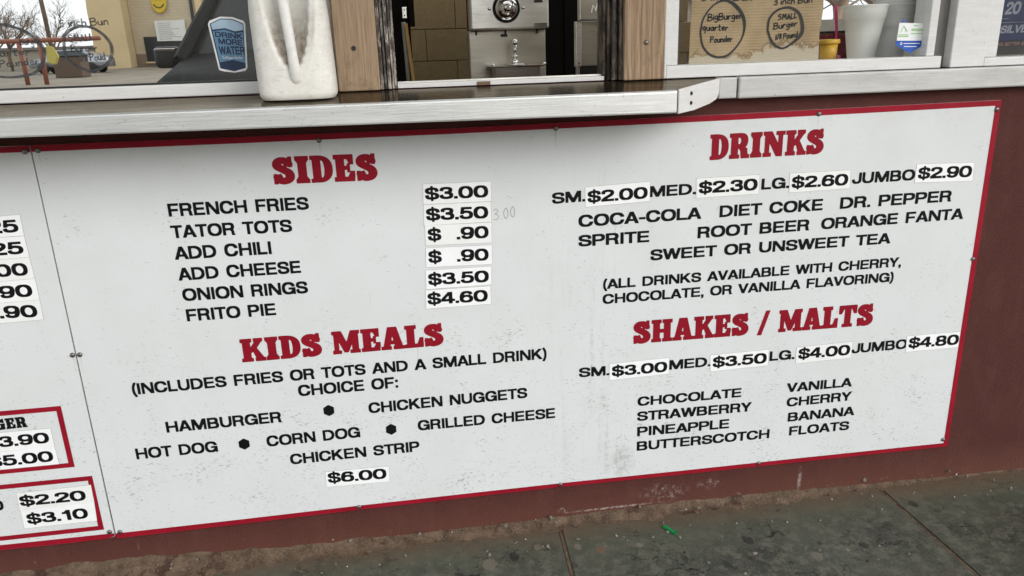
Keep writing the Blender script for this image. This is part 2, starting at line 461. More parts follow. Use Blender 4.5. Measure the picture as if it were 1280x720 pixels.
def m_jug():
    t = NT('aged_milky_plastic')
    x, y, z = t.xyz()
    a = t.noise(30, 6, 0.7)
    c = t.mix(t.rng(a, 0.3, 0.7), (0.66, 0.635, 0.575), (0.80, 0.785, 0.74))
    # hollow behind the handle: grey shading painted in, brown scum low down
    dx = t.math('DIVIDE', t.math('SUBTRACT', x, 0.617), 0.055)
    dz = t.math('DIVIDE', t.math('SUBTRACT', z, 1.50), 0.215)
    rr = t.math('ADD', t.math('MULTIPLY', dx, dx), t.math('MULTIPLY', dz, dz))
    ins = t.math('MULTIPLY', t.rng(rr, 1.1, 0.9), t.rng(t.math('ADD', y, 0.0), -0.139, -0.134))
    gr = t.math('MULTIPLY', ins, t.rng(t.noise(55, 6, 0.75), 0.25, 0.60))
    band = t.math('MULTIPLY', t.rng(z, 1.43, 1.36), gr)
    c = t.mix(t.math('MULTIPLY', ins, 0.5), c, (0.50, 0.49, 0.45))
    c = t.mix(t.math('MULTIPLY', band, 0.92), c, (0.20, 0.145, 0.09))
    sc = t.noise(60, 5, 0.75, t.map((1, 1, 2.0)))
    c = t.mix(t.math('MULTIPLY', t.rng(sc, 0.55, 0.70), 0.50), c, (0.38, 0.35, 0.31))
    t.bump(a, 0.15, 0.002)
    m = t.set(c, 0.42, 0, 0.4)
    t.b.inputs['Subsurface Weight'].default_value = 0.15
    t.b.inputs['Subsurface Radius'].default_value = (0.01, 0.01, 0.01)
    return m

def m_track(name='weathered_black_track', hi=(0.46, 0.42, 0.37), lo=(0.05, 0.04, 0.033)):
    t = NT(name)
    n = t.noise(42, 7, 0.8, t.map((1, 1, 0.28)))
    c = t.mix(t.rng(n, 0.47, 0.60), lo, hi)
    t.bump(n, 0.5, 0.002)
    return t.set(c, 0.6, 0, 0.3)

def m_block():
    t = NT('painted_cinder_block')
    n = t.noise(28, 7, 0.75); v = t.rng(t.noise(120, 4, 0.7), 0.55, 0.68)
    c = t.mix(n, (0.12, 0.080, 0.032), (0.23, 0.16, 0.07))
    c = t.mix(t.math('MULTIPLY', v, 0.75), c, (0.04, 0.028, 0.016))
    t.bump(t.noise(110, 4, 0.7), 0.7, 0.004)
    return t.set(c, 0.7)

def m_brickwall(name, c0, c1, row=0.2, mortar=(0.2, 0.17, 0.13)):
    t = NT(name)
    b = t.n.new('ShaderNodeTexBrick')
    b.inputs['Scale'].default_value = 1.0; b.inputs['Row Height'].default_value = row; b.inputs['Brick Width'].default_value = row * 2
    b.inputs['Mortar Size'].default_value = 0.012
    b.inputs['Color1'].default_value = (*c0, 1); b.inputs['Color2'].default_value = (*c1, 1); b.inputs['Mortar'].default_value = (*mortar, 1)
    t.l.new(t.map((1, 1, 1), (rad(90), 0, 0)), b.inputs['Vector'])
    return t.set(b.outputs[0], 0.85)

BOARD = m_board(); STUCCO = m_stucco(); CONC = m_concrete(); DIRT = m_dirt()
SILL = m_alu('weathered_sill_metal', (0.56, 0.55, 0.53), 0.45, 0.62, 0.35, 0.9)
ALU = m_alu(metal=0.8, col=(0.74, 0.74, 0.72), r0=0.42, r1=0.62)
def m_ledge_top():
    t = NT('brown_steel_top'); t.n.remove(t.b)  # brown tint stands in for the surroundings reflected in the shelf
    w = t.noise(6, 6, 0.7, t.map((1, 3, 1))); s_ = t.noise(90, 4, 0.7, t.map((.06, 1, 1))); sp = t.noise(40, 5, .75)
    g = t.n.new('ShaderNodeBsdfGlossy'); d = t.n.new('ShaderNodeBsdfDiffuse'); m = t.n.new('ShaderNodeMixShader')
    c = t.mix(t.rng(w, .3, .7), (0.30, 0.265, 0.21), (0.44, 0.40, 0.34))
    c = t.mix(t.math('MULTIPLY', t.rng(s_, .5, .7), .3), c, (0.15, 0.13, 0.10))
    t.l.new(c, g.inputs[0]); t.l.new(t.rng(w, .3, .7, .06, .17), g.inputs['Roughness'])
    t.l.new(t.mix(t.rng(sp, .5, .7), (0.05, 0.043, 0.034), (0.11, 0.098, 0.082)), d.inputs[0])
    b = t.n.new('ShaderNodeBump'); b.inputs['Strength'].default_value = .12; b.inputs['Distance'].default_value = .004
    t.l.new(t.math('ADD', s_, t.math('MULTIPLY', w, 2.0)), b.inputs['Height']); t.l.new(b.outputs[0], g.inputs['Normal'])
    m.inputs[0].default_value = .80
    t.l.new(d.outputs[0], m.inputs[1]); t.l.new(g.outputs[0], m.inputs[2]); t.l.new(m.outputs[0], t.out.inputs['Surface'])
    return t.m
STEEL_TOP = m_ledge_top(); 
STEEL = m_alu('stainless_steel', (0.90, 0.87, 0.79), 0.24, 0.40, 0.80, 0.25)
STEEL_D = m_alu('dull_stainless_steel', (0.58, 0.53, 0.44), 0.26, 0.40, 0.85, 0.3)
CHROME = plain('chrome', (0.75, 0.73, 0.70), 0.08, 1.0, 0.05)
WHITE_PAINT = m_alu('white_painted_frame', (0.74, 0.73, 0.71), 0.40, 0.6, 0.0, 0.55)
WOOD_L = m_wood('weathered_cedar', (0.33, 0.235, 0.155), (0.38, 0.275, 0.18), (0.19, 0.125, 0.075), 0.02, freq=240, wob=0.10)
WOOD_R = m_wood('weathered_pine', (0.30, 0.205, 0.125), (0.43, 0.315, 0.21), (0.16, 0.095, 0.055), 0.10, freq=170, wob=0.9, lines=0.65)
TRACK = m_track(); TRACK_B = m_track('worn_brown_track', (0.20, 0.155, 0.115), (0.025, 0.02, 0.016)); BLOCK = m_block(); CARD = m_card(); JUG = m_jug()
BLACK_INK = plain('black_vinyl', (0.006, 0.006, 0.007), 0.5, var=0.2, spec=0.12)
RED_INK = plain('dark_red_vinyl', (0.25, 0.006, 0.017), 0.5, var=0.12, scale=12, spec=0.15)
BORDER_RED = plain('red_edge_vinyl', (0.28, 0.007, 0.020), 0.5, var=0.15, scale=9, spec=0.15)
LABEL_W = plain('white_vinyl_label', (0.87, 0.87, 0.87), 0.40, var=0.02, scale=25)
SCREW_M = plain('screw_metal', (0.20, 0.19, 0.18), 0.38, 0.9, 0.4, 250)
BLACK = plain('black_plastic', (0.012, 0.012, 0.012), 0.45)
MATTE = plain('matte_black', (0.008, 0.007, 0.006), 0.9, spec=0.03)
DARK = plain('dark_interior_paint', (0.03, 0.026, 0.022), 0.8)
ROOM = plain('cream_room_paint', (0.62, 0.58, 0.48), 0.8)
FLOOR_M = plain('quarry_tile', (0.20, 0.15, 0.12), 0.6)
MARKER = plain('black_marker', (0.015, 0.014, 0.014), 0.6, var=0.3, scale=150)
def m_faded():
    t = NT('faded_marker'); n = t.noise(60, 4, 0.7)
    t.set((0.05, 0.05, 0.055), 0.7); t.l.new(t.rng(n, 0.3, 0.65, 0.35, 0.9), t.b.inputs['Alpha']); return t.m
FADED = m_faded()
PENCIL = plain('pencil', (0.20, 0.20, 0.20), 0.6)
def m_foam():
    t = NT('foam_cup'); n = t.noise(220, 4, .6)
    t.set(t.mix(n, (0.86, 0.85, 0.81), (0.92, 0.91, 0.88)), 0.6); t.bump(n, .15, .002)
    tr = t.n.new('ShaderNodeBsdfTranslucent'); tr.inputs[0].default_value = (0.93, 0.92, 0.88, 1)
    m = t.n.new('ShaderNodeMixShader'); m.inputs[0].default_value = .22
    t.l.new(t.b.outputs[0], m.inputs[1]); t.l.new(tr.outputs[0], m.inputs[2]); t.l.new(m.outputs[0], t.out.inputs['Surface'])
    return t.m
FOAM = m_foam()
YEL = plain('yellow_plastic', (0.60, 0.34, 0.03), 0.4)
CREAM = plain('cream_plastic', (0.62, 0.55, 0.40), 0.45)
PINK = plain('pink_plastic', (0.70, 0.05, 0.20), 0.4)
MAROON = plain('maroon_plastic', (0.16, 0.01, 0.02), 0.4)
BLUE = plain('blue_sticker', (0.015, 0.09, 0.45), 0.35)
GREENP = plain('green_print', (0.25, 0.55, 0.15), 0.5)
GREEN_SCRAP = plain('green_plastic', (0.01, 0.22, 0.06), 0.35)
STONE = plain('pebble', (0.17, 0.15, 0.13), 0.8, var=0.6, scale=90, bump=0.4)
STONE_W = plain('pale_chip', (0.50, 0.47, 0.42), 0.8, var=0.3, scale=90)
STICK_Y = plain('yellow_pine_stick', (0.42, 0.24, 0.06), 0.5)
GREYP = plain('grey_pipe', (0.20, 0.19, 0.17), 0.5)
BOLT = plain('dark_bolt', (0.012, 0.011, 0.010), 0.5, 0.3)
GL_L = m_glass('reflective_pane', 0.86, (0.75, 0.75, 0.75), 0.004, 0.035)
GL_R = m_glass('clear_pane', 0.03, (0.95, 0.96, 0.95), 0.0, 0.02)
GL_P = m_glass('poster_pane', 0.02, (0.9, 0.9, 0.9))
ASPH = plain('asphalt', (0.22, 0.185, 0.14), 0.85, var=0.3, scale=0.8)
LAND = plain('dry_grass', (0.12, 0.095, 0.06), 0.95, var=0.3, scale=0.05)
LINES=[
  ('SIDES*', 0.5197, 1.0336, 0.7646, 1.0306, 0.0632),
  ('FRENCH FRIES', 0.2706, 0.9711, 0.5932, 0.9687, 0.0305),
  ('TATOR TOTS', 0.2686, 0.9183, 0.5478, 0.9162, 0.0304),
  ('ADD CHILI', 0.2681, 0.8651, 0.4928, 0.8639, 0.0314),
  ('ADD CHEESE', 0.2683, 0.8124, 0.557, 0.8109, 0.031),
  ('ONION RINGS', 0.2705, 0.7597, 0.5682, 0.7571, 0.031),
  ('FRITO PIE', 0.2718, 0.7067, 0.4843, 0.7059, 0.0309),
  ('KIDS MEALS*', 0.3874, 0.5857, 0.8988, 0.587, 0.061),
  ('(INCLUDES FRIES OR TOTS AND A SMALL DRINK)', 0.1121, 0.5233, 1.1726, 0.5234, 0.0298),
  ('CHOICE OF:', 0.5152, 0.4781, 0.7711, 0.4778, 0.0308),
  ('HAMBURGER', 0.1761, 0.4097, 0.4628, 0.4093, 0.0302),
  ('CHICKEN NUGGETS', 0.6902, 0.4105, 1.1163, 0.413, 0.0301),
  ('HOT DOG', 0.0909, 0.342, 0.2924, 0.3417, 0.0305),
  ('CORN DOG', 0.4186, 0.3416, 0.6604, 0.3433, 0.0306),
  ('GRILLED CHEESE', 0.8161, 0.3455, 1.193, 0.344, 0.0297),
  ('CHICKEN STRIP', 0.4722, 0.2819, 0.8146, 0.2833, 0.0302),
  ('DRINKS*', 1.6098, 1.035, 1.9215, 1.0362, 0.0633),
  ('SM.', 1.196, 0.9458, 1.281, 0.9476, 0.0279),
  ('MED.', 1.4528, 0.9481, 1.5755, 0.9489, 0.028),
  ('LG.', 1.7571, 0.9501, 1.8334, 0.9505, 0.0285),
  ('JUMBO', 2.0135, 0.9508, 2.1941, 0.9513, 0.029),
  ('COCA-COLA', 1.2643, 0.8811, 1.593, 0.8824, 0.0307),
  ('DIET COKE', 1.6452, 0.883, 1.9341, 0.8844, 0.0305),
  ('DR. PEPPER', 1.986, 0.8846, 2.3126, 0.8856, 0.0307),
  ('SPRITE', 1.264, 0.829, 1.4521, 0.8291, 0.0301),
  ('ROOT BEER', 1.5869, 0.8297, 1.9005, 0.831, 0.0304),
  ('ORANGE FANTA', 1.9366, 0.8311, 2.3569, 0.8337, 0.0301),
  ('SWEET OR UNSWEET TEA', 1.4587, 0.7776, 2.1448, 0.7781, 0.0295),
  ('(ALL DRINKS AVAILABLE WITH CHERRY,', 1.3297, 0.7082, 2.186, 0.7089, 0.0264),
  ('CHOCOLATE, OR VANILLA FLAVORING)', 1.3289, 0.6663, 2.1687, 0.6658, 0.0268),
  ('SHAKES / MALTS*', 1.4141, 0.544, 2.1197, 0.5394, 0.0637),
  ('SM.', 1.2633, 0.4593, 1.3474, 0.4581, 0.0276),
  ('MED.', 1.5208, 0.4576, 1.6395, 0.4572, 0.0281),
  ('LG.', 1.8161, 0.4564, 1.8899, 0.4556, 0.0286),
  ('JUMBO', 2.0663, 0.4564, 2.2375, 0.4564, 0.0291),
  ('CHOCOLATE', 1.4311, 0.355, 1.7365, 0.3525, 0.0276),
  ('STRAWBERRY', 1.4308, 0.3081, 1.7704, 0.3037, 0.0286),
  ('PINEAPPLE', 1.4317, 0.2599, 1.705, 0.2564, 0.0289),
  ('BUTTERSCOTCH', 1.4314, 0.2135, 1.8319, 0.21, 0.0288),
  ('VANILLA', 1.8761, 0.3527, 2.0771, 0.3518, 0.0277),
  ('CHERRY', 1.8799, 0.3062, 2.0802, 0.3068, 0.028),
  ('BANANA', 1.8873, 0.2574, 2.0952, 0.2568, 0.0284),
  ('FLOATS', 1.8952, 0.211, 2.0829, 0.2097, 0.0288),
]
STK=[
  ([(0.8702, 0.9646), (1.0399, 0.9625), (1.0409, 1.0126), (0.872, 1.0147)], ('$3.00', 0.8772, 0.9754, 1.0318, 0.9731, 0.0296)),
  ([(0.8683, 0.9111), (1.0383, 0.91), (1.0383, 0.9615), (0.8702, 0.9636)], ('$3.50', 0.8764, 0.923, 1.0296, 0.9198, 0.0301)),
  ([(0.8691, 0.8598), (1.0372, 0.8561), (1.0383, 0.9084), (0.8704, 0.911)], ('$ .90', 0.8773, 0.8708, 1.0285, 0.8688, 0.0306)),
  ([(0.867, 0.8028), (1.0355, 0.799), (1.037, 0.8494), (0.8687, 0.8527)], ('$ .90', 0.8752, 0.8134, 1.0261, 0.8099, 0.0306)),
  ([(0.8632, 0.7444), (1.0317, 0.7446), (1.0331, 0.7935), (0.8643, 0.7946)], ('$3.50', 0.8709, 0.7546, 1.0242, 0.752, 0.0305)),
  ([(0.8592, 0.6919), (1.0284, 0.6916), (1.0287, 0.7402), (0.8609, 0.7418)], ('$4.60', 0.8659, 0.7024, 1.0193, 0.6999, 0.0304)),
  ([(0.5569, 0.203), (0.727, 0.2002), (0.7289, 0.247), (0.5592, 0.2494)], ('$6.00', 0.5645, 0.2145, 0.7191, 0.2103, 0.0304)),
  ([(1.2818, 0.9328), (1.4521, 0.9384), (1.4518, 0.9894), (1.2811, 0.9839)], ('$2.00', 1.2884, 0.9435, 1.4447, 0.9458, 0.0296)),
  ([(1.5779, 0.9384), (1.7493, 0.9402), (1.7493, 0.9906), (1.5762, 0.9898)], ('$2.30', 1.5852, 0.9497, 1.7437, 0.95, 0.0301)),
  ([(1.8354, 0.938), (2.008, 0.9396), (2.0048, 0.9886), (1.8332, 0.9893)], ('$2.60', 1.842, 0.9491, 1.9994, 0.9487, 0.0301)),
  ([(2.1961, 0.9444), (2.3696, 0.9396), (2.3667, 0.99), (2.1966, 0.9941)], ('$2.90', 2.2048, 0.9537, 2.3624, 0.9508, 0.0303)),
  ([(1.3485, 0.443), (1.5186, 0.4459), (1.5181, 0.4944), (1.3482, 0.4916)], ('$3.00', 1.356, 0.4535, 1.5121, 0.453, 0.03)),
  ([(1.6408, 0.4413), (1.8117, 0.4437), (1.8113, 0.4923), (1.6379, 0.4908)], ('$3.50', 1.6476, 0.4526, 1.8052, 0.4514, 0.0306)),
  ([(1.8954, 0.4419), (2.065, 0.4433), (2.0656, 0.4934), (1.8945, 0.4913)], ('$4.00', 1.903, 0.4544, 2.0589, 0.4532, 0.031)),
  ([(2.2361, 0.4459), (2.4041, 0.4459), (2.4044, 0.4952), (2.2346, 0.495)], ('$4.80', 2.2442, 0.4569, 2.4016, 0.4546, 0.0311)),
]
STKL=[
  ([(-0.1587, 0.9461), (-0.0561, 0.9468), (-0.0552, 0.9967), (-0.1567, 0.9932)], ('25', -0.1318, 0.9552, -0.0655, 0.9561, 0.029)),
  ([(-0.1617, 0.8939), (-0.0554, 0.8951), (-0.0563, 0.9459), (-0.1588, 0.9456)], ('25', -0.1336, 0.9035, -0.0654, 0.904, 0.029)),
  ([(-0.1605, 0.8405), (-0.0542, 0.8428), (-0.0555, 0.8946), (-0.1618, 0.8934)], ('00', -0.1352, 0.8519, -0.0662, 0.8517, 0.0295)),
  ([(-0.1633, 0.788), (-0.0543, 0.7898), (-0.0543, 0.8423), (-0.1606, 0.84)], ('.90', -0.1494, 0.7989, -0.0671, 0.7994, 0.0295)),
  ([(-0.1653, 0.738), (-0.0555, 0.7395), (-0.0544, 0.7893), (-0.1634, 0.7875)], ('.90', -0.1485, 0.7498, -0.0666, 0.7471, 0.03)),
  ([(-0.2682, 0.4013), (-0.0982, 0.4009), (-0.0974, 0.4523), (-0.267, 0.4529)], ('$3.90', -0.2579, 0.4127, -0.1073, 0.4133, 0.0287)),
  ([(-0.269, 0.3507), (-0.0969, 0.3509), (-0.0982, 0.4009), (-0.2683, 0.4007)], ('$5.00', -0.2602, 0.3599, -0.1078, 0.3605, 0.0292)),
  ([(-0.2155, 0.2302), (-0.035, 0.2291), (-0.0339, 0.2821), (-0.2138, 0.2794)], ('$2.20', -0.2096, 0.2407, -0.0528, 0.2394, 0.029)),
  ([(-0.2162, 0.1754), (-0.0382, 0.1756), (-0.035, 0.2291), (-0.2144, 0.2307)], ('$3.10', -0.2036, 0.1865, -0.0573, 0.1862, 0.0295)),
]
# ------------------------------------------------------------------ lettering engine: glyphs are cut from outlines and meshed
def catmull(P, k=7):
    P = [np.array(p, float) for p in P]
    Q = [2 * P[0] - P[1]] + P + [2 * P[-1] - P[-2]]
    out = []
    for i in range(1, len(Q) - 2):
        for s in range(k):
            t = s / k
            out.append(0.5 * ((2 * Q[i]) + (-Q[i - 1] + Q[i + 1]) * t + (2 * Q[i - 1] - 5 * Q[i] + 4 * Q[i + 1] - Q[i + 2]) * t * t
                              + (-Q[i - 1] + 3 * Q[i] - 3 * Q[i + 1] + Q[i + 2]) * t ** 3))
    out.append(P[-1])
    return np.array(out)

def R(x0, y0, x1, y1): return ('+', [(x0, y0), (x1, y0), (x1, y1), (x0, y1)])
def Rm(x0, y0, x1, y1): return ('-', [(x0, y0), (x1, y0), (x1, y1), (x0, y1)])
def Pg(*p): return ('+', list(p))
def Pm(*p): return ('-', list(p))
def se(x0, y0, x1, y1, n=2.35, m=56):
    cx, cy, a, b = (x0 + x1) / 2, (y0 + y1) / 2, (x1 - x0) / 2, (y1 - y0) / 2
    o = []
    for i in range(m):
        t = 2 * math.pi * i / m
        c, s = math.cos(t), math.sin(t)
        o.append((cx + a * math.copysign(abs(c) ** (2 / n), c), cy + b * math.copysign(abs(s) ** (2 / n), s)))
    return o
def E(*a, **k): return ('+', se(*a, **k))
def Em(*a, **k): return ('-', se(*a, **k))
def dsh(x0, y0, x1, y1, n=2.3, f=1.0):
    cy, b = (y0 + y1) / 2, (y1 - y0) / 2
    a = min((x1 - x0) * 0.75, b * 1.35 * f)
    o = [(x0, y0)]
    for i in range(25):
        t = -math.pi / 2 + math.pi * i / 24
        c, s = math.cos(t), math.sin(t)
        o.append((x1 - a + a * abs(c) ** (2 / n), cy + b * math.copysign(abs(s) ** (2 / n), s)))
    o.append((x0, y1))
    return o
def D(*a, **k): return ('+', dsh(*a, **k))
def Dm(*a, **k): return ('-', dsh(*a, **k))
def S(pts, tv=0.2, th=0.155): return ('s', pts, tv, th)

S_PATH = [(.872, .67), (.80, .855), (.49, .925), (.19, .865), (.115, .715), (.21, .585), (.50, .51), (.79, .43), (.885, .28), (.80, .13), (.49, .072), (.175, .135), (.09, .345)]
def scl(ops, sx, sy=1, dx=0, dy=0):
    r = []
    for o in ops:
        r.append((o[0], [(x * sx + dx, y * sy + dy) for x, y in o[1]]) + tuple(o[2:]))
    return r
H = {
 'A': (1.12, [Pg((0, 0), (.44, 1), (.68, 1), (1.12, 0), (.89, 0), (.80, .22), (.32, .22), (.23, 0)), Pm((.38, .36), (.56, .80), (.74, .36))], .01),
 'B': (.99, [D(0, .44, .93, 1), Dm(.2, .585, .72, .85, f=1.1), D(0, 0, .99, .56), Dm(.2, .15, .78, .43, f=1.1), R(0, 0, .2, 1)], .09),
 'C': (1.12, [E(0, -.012, 1.12, 1.012), Em(.215, .15, .905, .85), Rm(.60, .375, 1.3, .655)], .05),
 'D': (1.07, [D(0, 0, 1.07, 1), Dm(.2, .152, .86, .848)], .08),
 'E': (.90, [R(0, 0, .2, 1), R(0, .848, .88, 1), R(0, 0, .90, .152), R(0, .43, .84, .575)], .09),
 'F': (.84, [R(0, 0, .2, 1), R(0, .848, .84, 1), R(0, .41, .77, .56)], .09),
 'G': (1.16, [E(0, -.012, 1.14, 1.012), Em(.215, .15, .92, .85), Rm(.62, .38, 1.3, .655), R(.60, .395, 1.15, .535), Pg((.93, .4), (1.15, .4), (1.15, 0), (1.0, 0), (.98, .13), (.86, .25))], .06),
 'H': (1.03, [R(0, 0, .2, 1), R(.83, 0, 1.03, 1), R(0, .425, 1.03, .585)], .09),
 'I': (.2, [R(0, 0, .2, 1)], .10),
 'J': (.82, [E(0, -.012, .82, .66), Em(.195, .14, .62, .52), Rm(-.1, .37, .9, 1), R(.62, .3, .82, 1), Rm(.2, .30, .62, 1)], .05),
 'K': (1.05, [R(0, 0, .2, 1), Pg((.19, .29), (.19, .54), (.72, 1), (1.0, 1)), Pg((.36, .50), (.51, .63), (1.07, 0), (.80, 0))], .07),
 'L': (.80, [R(0, 0, .2, 1), R(0, 0, .80, .155)], .06),
 'M': (1.26, [R(0, 0, .185, 1), R(1.075, 0, 1.26, 1), Pg((0, 1), (.27, 1), (.63, .28), (.99, 1), (1.26, 1), (.725, 0), (.535, 0))], .09),
 'N': (1.04, [R(0, 0, .19, 1), R(.85, 0, 1.04, 1), Pg((0, 1), (.235, 1), (1.04, 0), (.805, 0))], .09),
 'O': (1.17, [E(0, -.012, 1.17, 1.012), Em(.215, .15, .955, .85)], .055),
 'P': (.95, [R(0, 0, .2, 1), D(0, .375, .95, 1), Dm(.2, .525, .745, .85)], .06),
 'R': (1.0, [R(0, 0, .2, 1), D(0, .40, .96, 1), Dm(.2, .55, .75, .85), Pg((.45, .42), (.62, .41), (.72, .32), (.73, .12), (.77, 0), (1.0, 0), (.93, .10), (.925, .26), (.87, .40), (.70, .49), (.5, .5))], .07),
 'S': (.98, [S(S_PATH, .205, .155)], .055),
 'T': (.94, [R(0, .848, .94, 1), R(.37, 0, .57, 1)], .02),
 'U': (1.03, [E(0, -.012, 1.03, .86), Em(.2, .14, .83, .76), Rm(-.1, .42, 1.1, 1), R(0, .38, .2, 1), R(.83, .38, 1.03, 1)], .08),
 'V': (1.06, [Pg((0, 1), (.225, 1), (.53, .25), (.835, 1), (1.06, 1), (.64, 0), (.42, 0))], .0),
 'W': (1.5, [Pg((0, 1), (.21, 1), (.42, .28), (.64, 1), (.86, 1), (1.08, .28), (1.29, 1), (1.5, 1), (1.19, 0), (.97, 0), (.75, .70), (.53, 0), (.31, 0))], .01),
 'Y': (1.04, [Pg((0, 1), (.24, 1), (.52, .56), (.80, 1), (1.04, 1), (.62, .39), (.62, 0), (.42, 0), (.42, .39))], .0),
 '0': (1.04, [E(0, -.012, 1.04, 1.012), Em(.235, .145, .805, .855)], .05),
 '1': (.62, [R(.34, 0, .57, 1), Pg((.04, .66), (.04, .81), (.22, .84), (.36, 1), (.56, 1), (.40, .66))], .10),
 '2': (.94, [S([(.12, .66), (.17, .85), (.47, .925), (.76, .86), (.825, .70), (.72, .54), (.45, .37), (.22, .22), (.13, .06)], .22, .155), R(0, 0, .94, .165)], .05),
 '3': (.96, [S([(.12, .70), (.19, .865), (.46, .925), (.74, .87), (.80, .73), (.70, .585), (.40, .53)], .22, .15), S([(.40, .53), (.74, .47), (.85, .29), (.74, .12), (.46, .075), (.18, .14), (.10, .32)], .225, .155)], .05),
 '4': (.98, [Pg((0, .21), (0, .39), (.53, 1), (.80, 1), (.80, .37), (.98, .37), (.98, .21), (.80, .21), (.80, 0), (.57, 0), (.57, .21)), Pm((.18, .37), (.57, .81), (.57, .37))], .04),
 '5': (.96, [R(.15, .845, .88, 1), Pg((.15, 1), (.33, 1), (.27, .56), (.27, .44), (.07, .44)), S([(.13, .50), (.28, .59), (.50, .615), (.77, .54), (.85, .34), (.75, .14), (.46, .075), (.18, .14), (.10, .30)], .22, .155)], .05),
 '6': (.98, [E(0, -.012, .98, .655), Em(.23, .13, .75, .51), S([(.84, .73), (.76, .87), (.50, .925), (.24, .84), (.12, .55), (.115, .30)], .22, .155)], .05),
 '8': (.97, [E(.05, .45, .92, 1.012), Em(.27, .59, .70, .87), E(0, -.012, .97, .56), Em(.225, .13, .745, .43)], .05),
 '.': (.21, [R(0, 0, .21, .18)], .07),
 ',': (.21, [R(0, 0, .21, .18), Pg((.08, .02), (.21, .02), (.19, -.12), (.03, -.22), (.03, -.13), (.10, -.06))], .07),
 ':': (.2, [R(0, 0, .2, .18), R(0, .54, .2, .72)], .09),
 '-': (.46, [R(0, .31, .46, .46)], .06),
 "'": (.16, [R(0, .66, .16, 1)], .06),
 '(': (.36, [S([(.31, 1.06), (.15, .75), (.10, .42), (.15, .08), (.31, -.22)], .17, .12)], .04),
 ')': (.36, [S([(.05, 1.06), (.21, .75), (.26, .42), (.21, .08), (.05, -.22)], .17, .12)], .04),
 '/': (.5, [Pg((0, -.05), (.17, -.05), (.5, 1.05), (.33, 1.05))], .03),
 '@': (1.0, [Pg((.5, .0), (.933, .25), (.933, .75), (.5, 1.0), (.067, .75), (.067, .25))], .0),
}
H['9'] = (.98, [(o[0], [(.98 - x, 1 - y) for x, y in o[1]]) + tuple(o[2:]) for o in H['6'][1]], .05)
H['$'] = (.96, scl([S(S_PATH, .21, .15)], .98) + [R(.415, -.13, .525, 1.13)], .05)
# slab display face of the headings
G = {
 'S': (.80, [S([(.61, .66), (.56, .80), (.40, .875), (.25, .84), (.18, .73), (.24, .62), (.42, .52), (.58, .42), (.635, .28), (.56, .15), (.38, .105), (.24, .16), (.15, .33)], .33, .23), R(.60, .62, .74, 1.0), R(.03, 0, .165, .37)], .02),
 'I': (.50, [R(.09, 0, .41, 1), R(0, 0, .5, .14), R(0, .86, .5, 1), Pg((.02, .14), (.48, .14), (.41, .24), (.09, .24)), Pg((.02, .86), (.48, .86), (.41, .76), (.09, .76))], .035),
 'D': (.82, [D(.08, 0, .82, 1, f=.8), Dm(.38, .17, .52, .83, f=.8), R(0, 0, .3, .14), R(0, .86, .3, 1)], .03),
 'E': (.78, [R(.08, 0, .39, 1), R(0, 0, .76, .16), R(0, .84, .74, 1), Pg((.50, .84), (.74, .84), (.74, .64), (.60, .64)), Pg((.52, .16), (.78, .16), (.78, .38), (.64, .38)), R(.39, .44, .54, .58), R(.50, .34, .60, .67)], .03),
 'K': (.92, [R(.08, 0, .38, 1), R(0, 0, .45, .15), R(0, .85, .45, 1), Pg((.36, .36), (.36, .55), (.60, .90), (.86, .90), (.56, .50)), R(.53, .86, .88, 1), Pg((.42, .58), (.60, .62), (.90, .1), (.60, .1)), R(.54, 0, .94, .15)], .02),
 'M': (1.12, [R(.07, 0, .25, 1), R(.80, 0, 1.06, 1), Pg((.0, 1), (.38, 1), (.58, .48), (.76, 1), (1.12, 1), (1.12, .86), (.98, .86), (.62, .05), (.47, .05), (.14, .86), (.0, .86)), R(0, 0, .35, .15), R(.71, 0, 1.12, .15)], .03),
 'A': (.98, [Pg((.08, .08), (.30, 1), (.66, 1), (.90, .08), (.58, .08), (.55, .24), (.38, .24), (.34, .08)), Pm((.42, .39), (.47, .72), (.52, .39)), R(0, 0, .42, .15), R(.51, 0, .98, .15)], .0),
 'L': (.76, [R(.08, 0, .39, 1), R(0, .85, .47, 1), R(0, 0, .76, .16), Pg((.52, .16), (.76, .16), (.76, .44), (.62, .44))], .02),
 'R': (.90, [R(.08, 0, .38, 1), R(0, 0, .45, .15), R(0, .85, .4, 1), D(.08, .40, .82, 1, f=.8), Dm(.38, .56, .52, .84, f=.8), Pg((.46, .46), (.66, .46), (.80, .38), (.82, .15), (.90, .15), (.90, 0), (.53, 0), (.51, .28), (.44, .40), (.38, .40), (.38, .46))], .02),
 'N': (.98, [R(.08, 0, .28, 1), R(.68, 0, .88, 1), Pg((.02, 1), (.38, 1), (.88, .16), (.88, 0), (.62, 0), (.10, .88)), R(0, 0, .37, .15), R(.0, .86, .3, 1), R(.58, .86, .98, 1)], .03),
 'H': (.96, [R(.08, 0, .38, 1), R(.58, 0, .88, 1), R(0, 0, .45, .15), R(0, .85, .45, 1), R(.51, 0, .96, .15), R(.51, .85, .96, 1), R(.38, .42, .58, .57)], .03),
 'T': (.88, [R(.29, 0, .59, 1), R(.19, 0, .69, .15), R(0, .84, .88, 1), Pg((0, .84), (0, .62), (.13, .62), (.24, .84)), Pg((.88, .84), (.88, .62), (.75, .62), (.64, .84))], .02),
 'G': (.92, [E(0, -.01, .88, 1.01), Em(.31, .16, .58, .84), Rm(.5, .44, 1.0, .66), R(.50, .42, .92, .55), R(.62, .0, .88, .5), R(.72, .62, .86, 1)], .03),
 '/': (.56, [Pg((0, -.06), (.19, -.06), (.56, 1.04), (.37, 1.04))], .03),
}
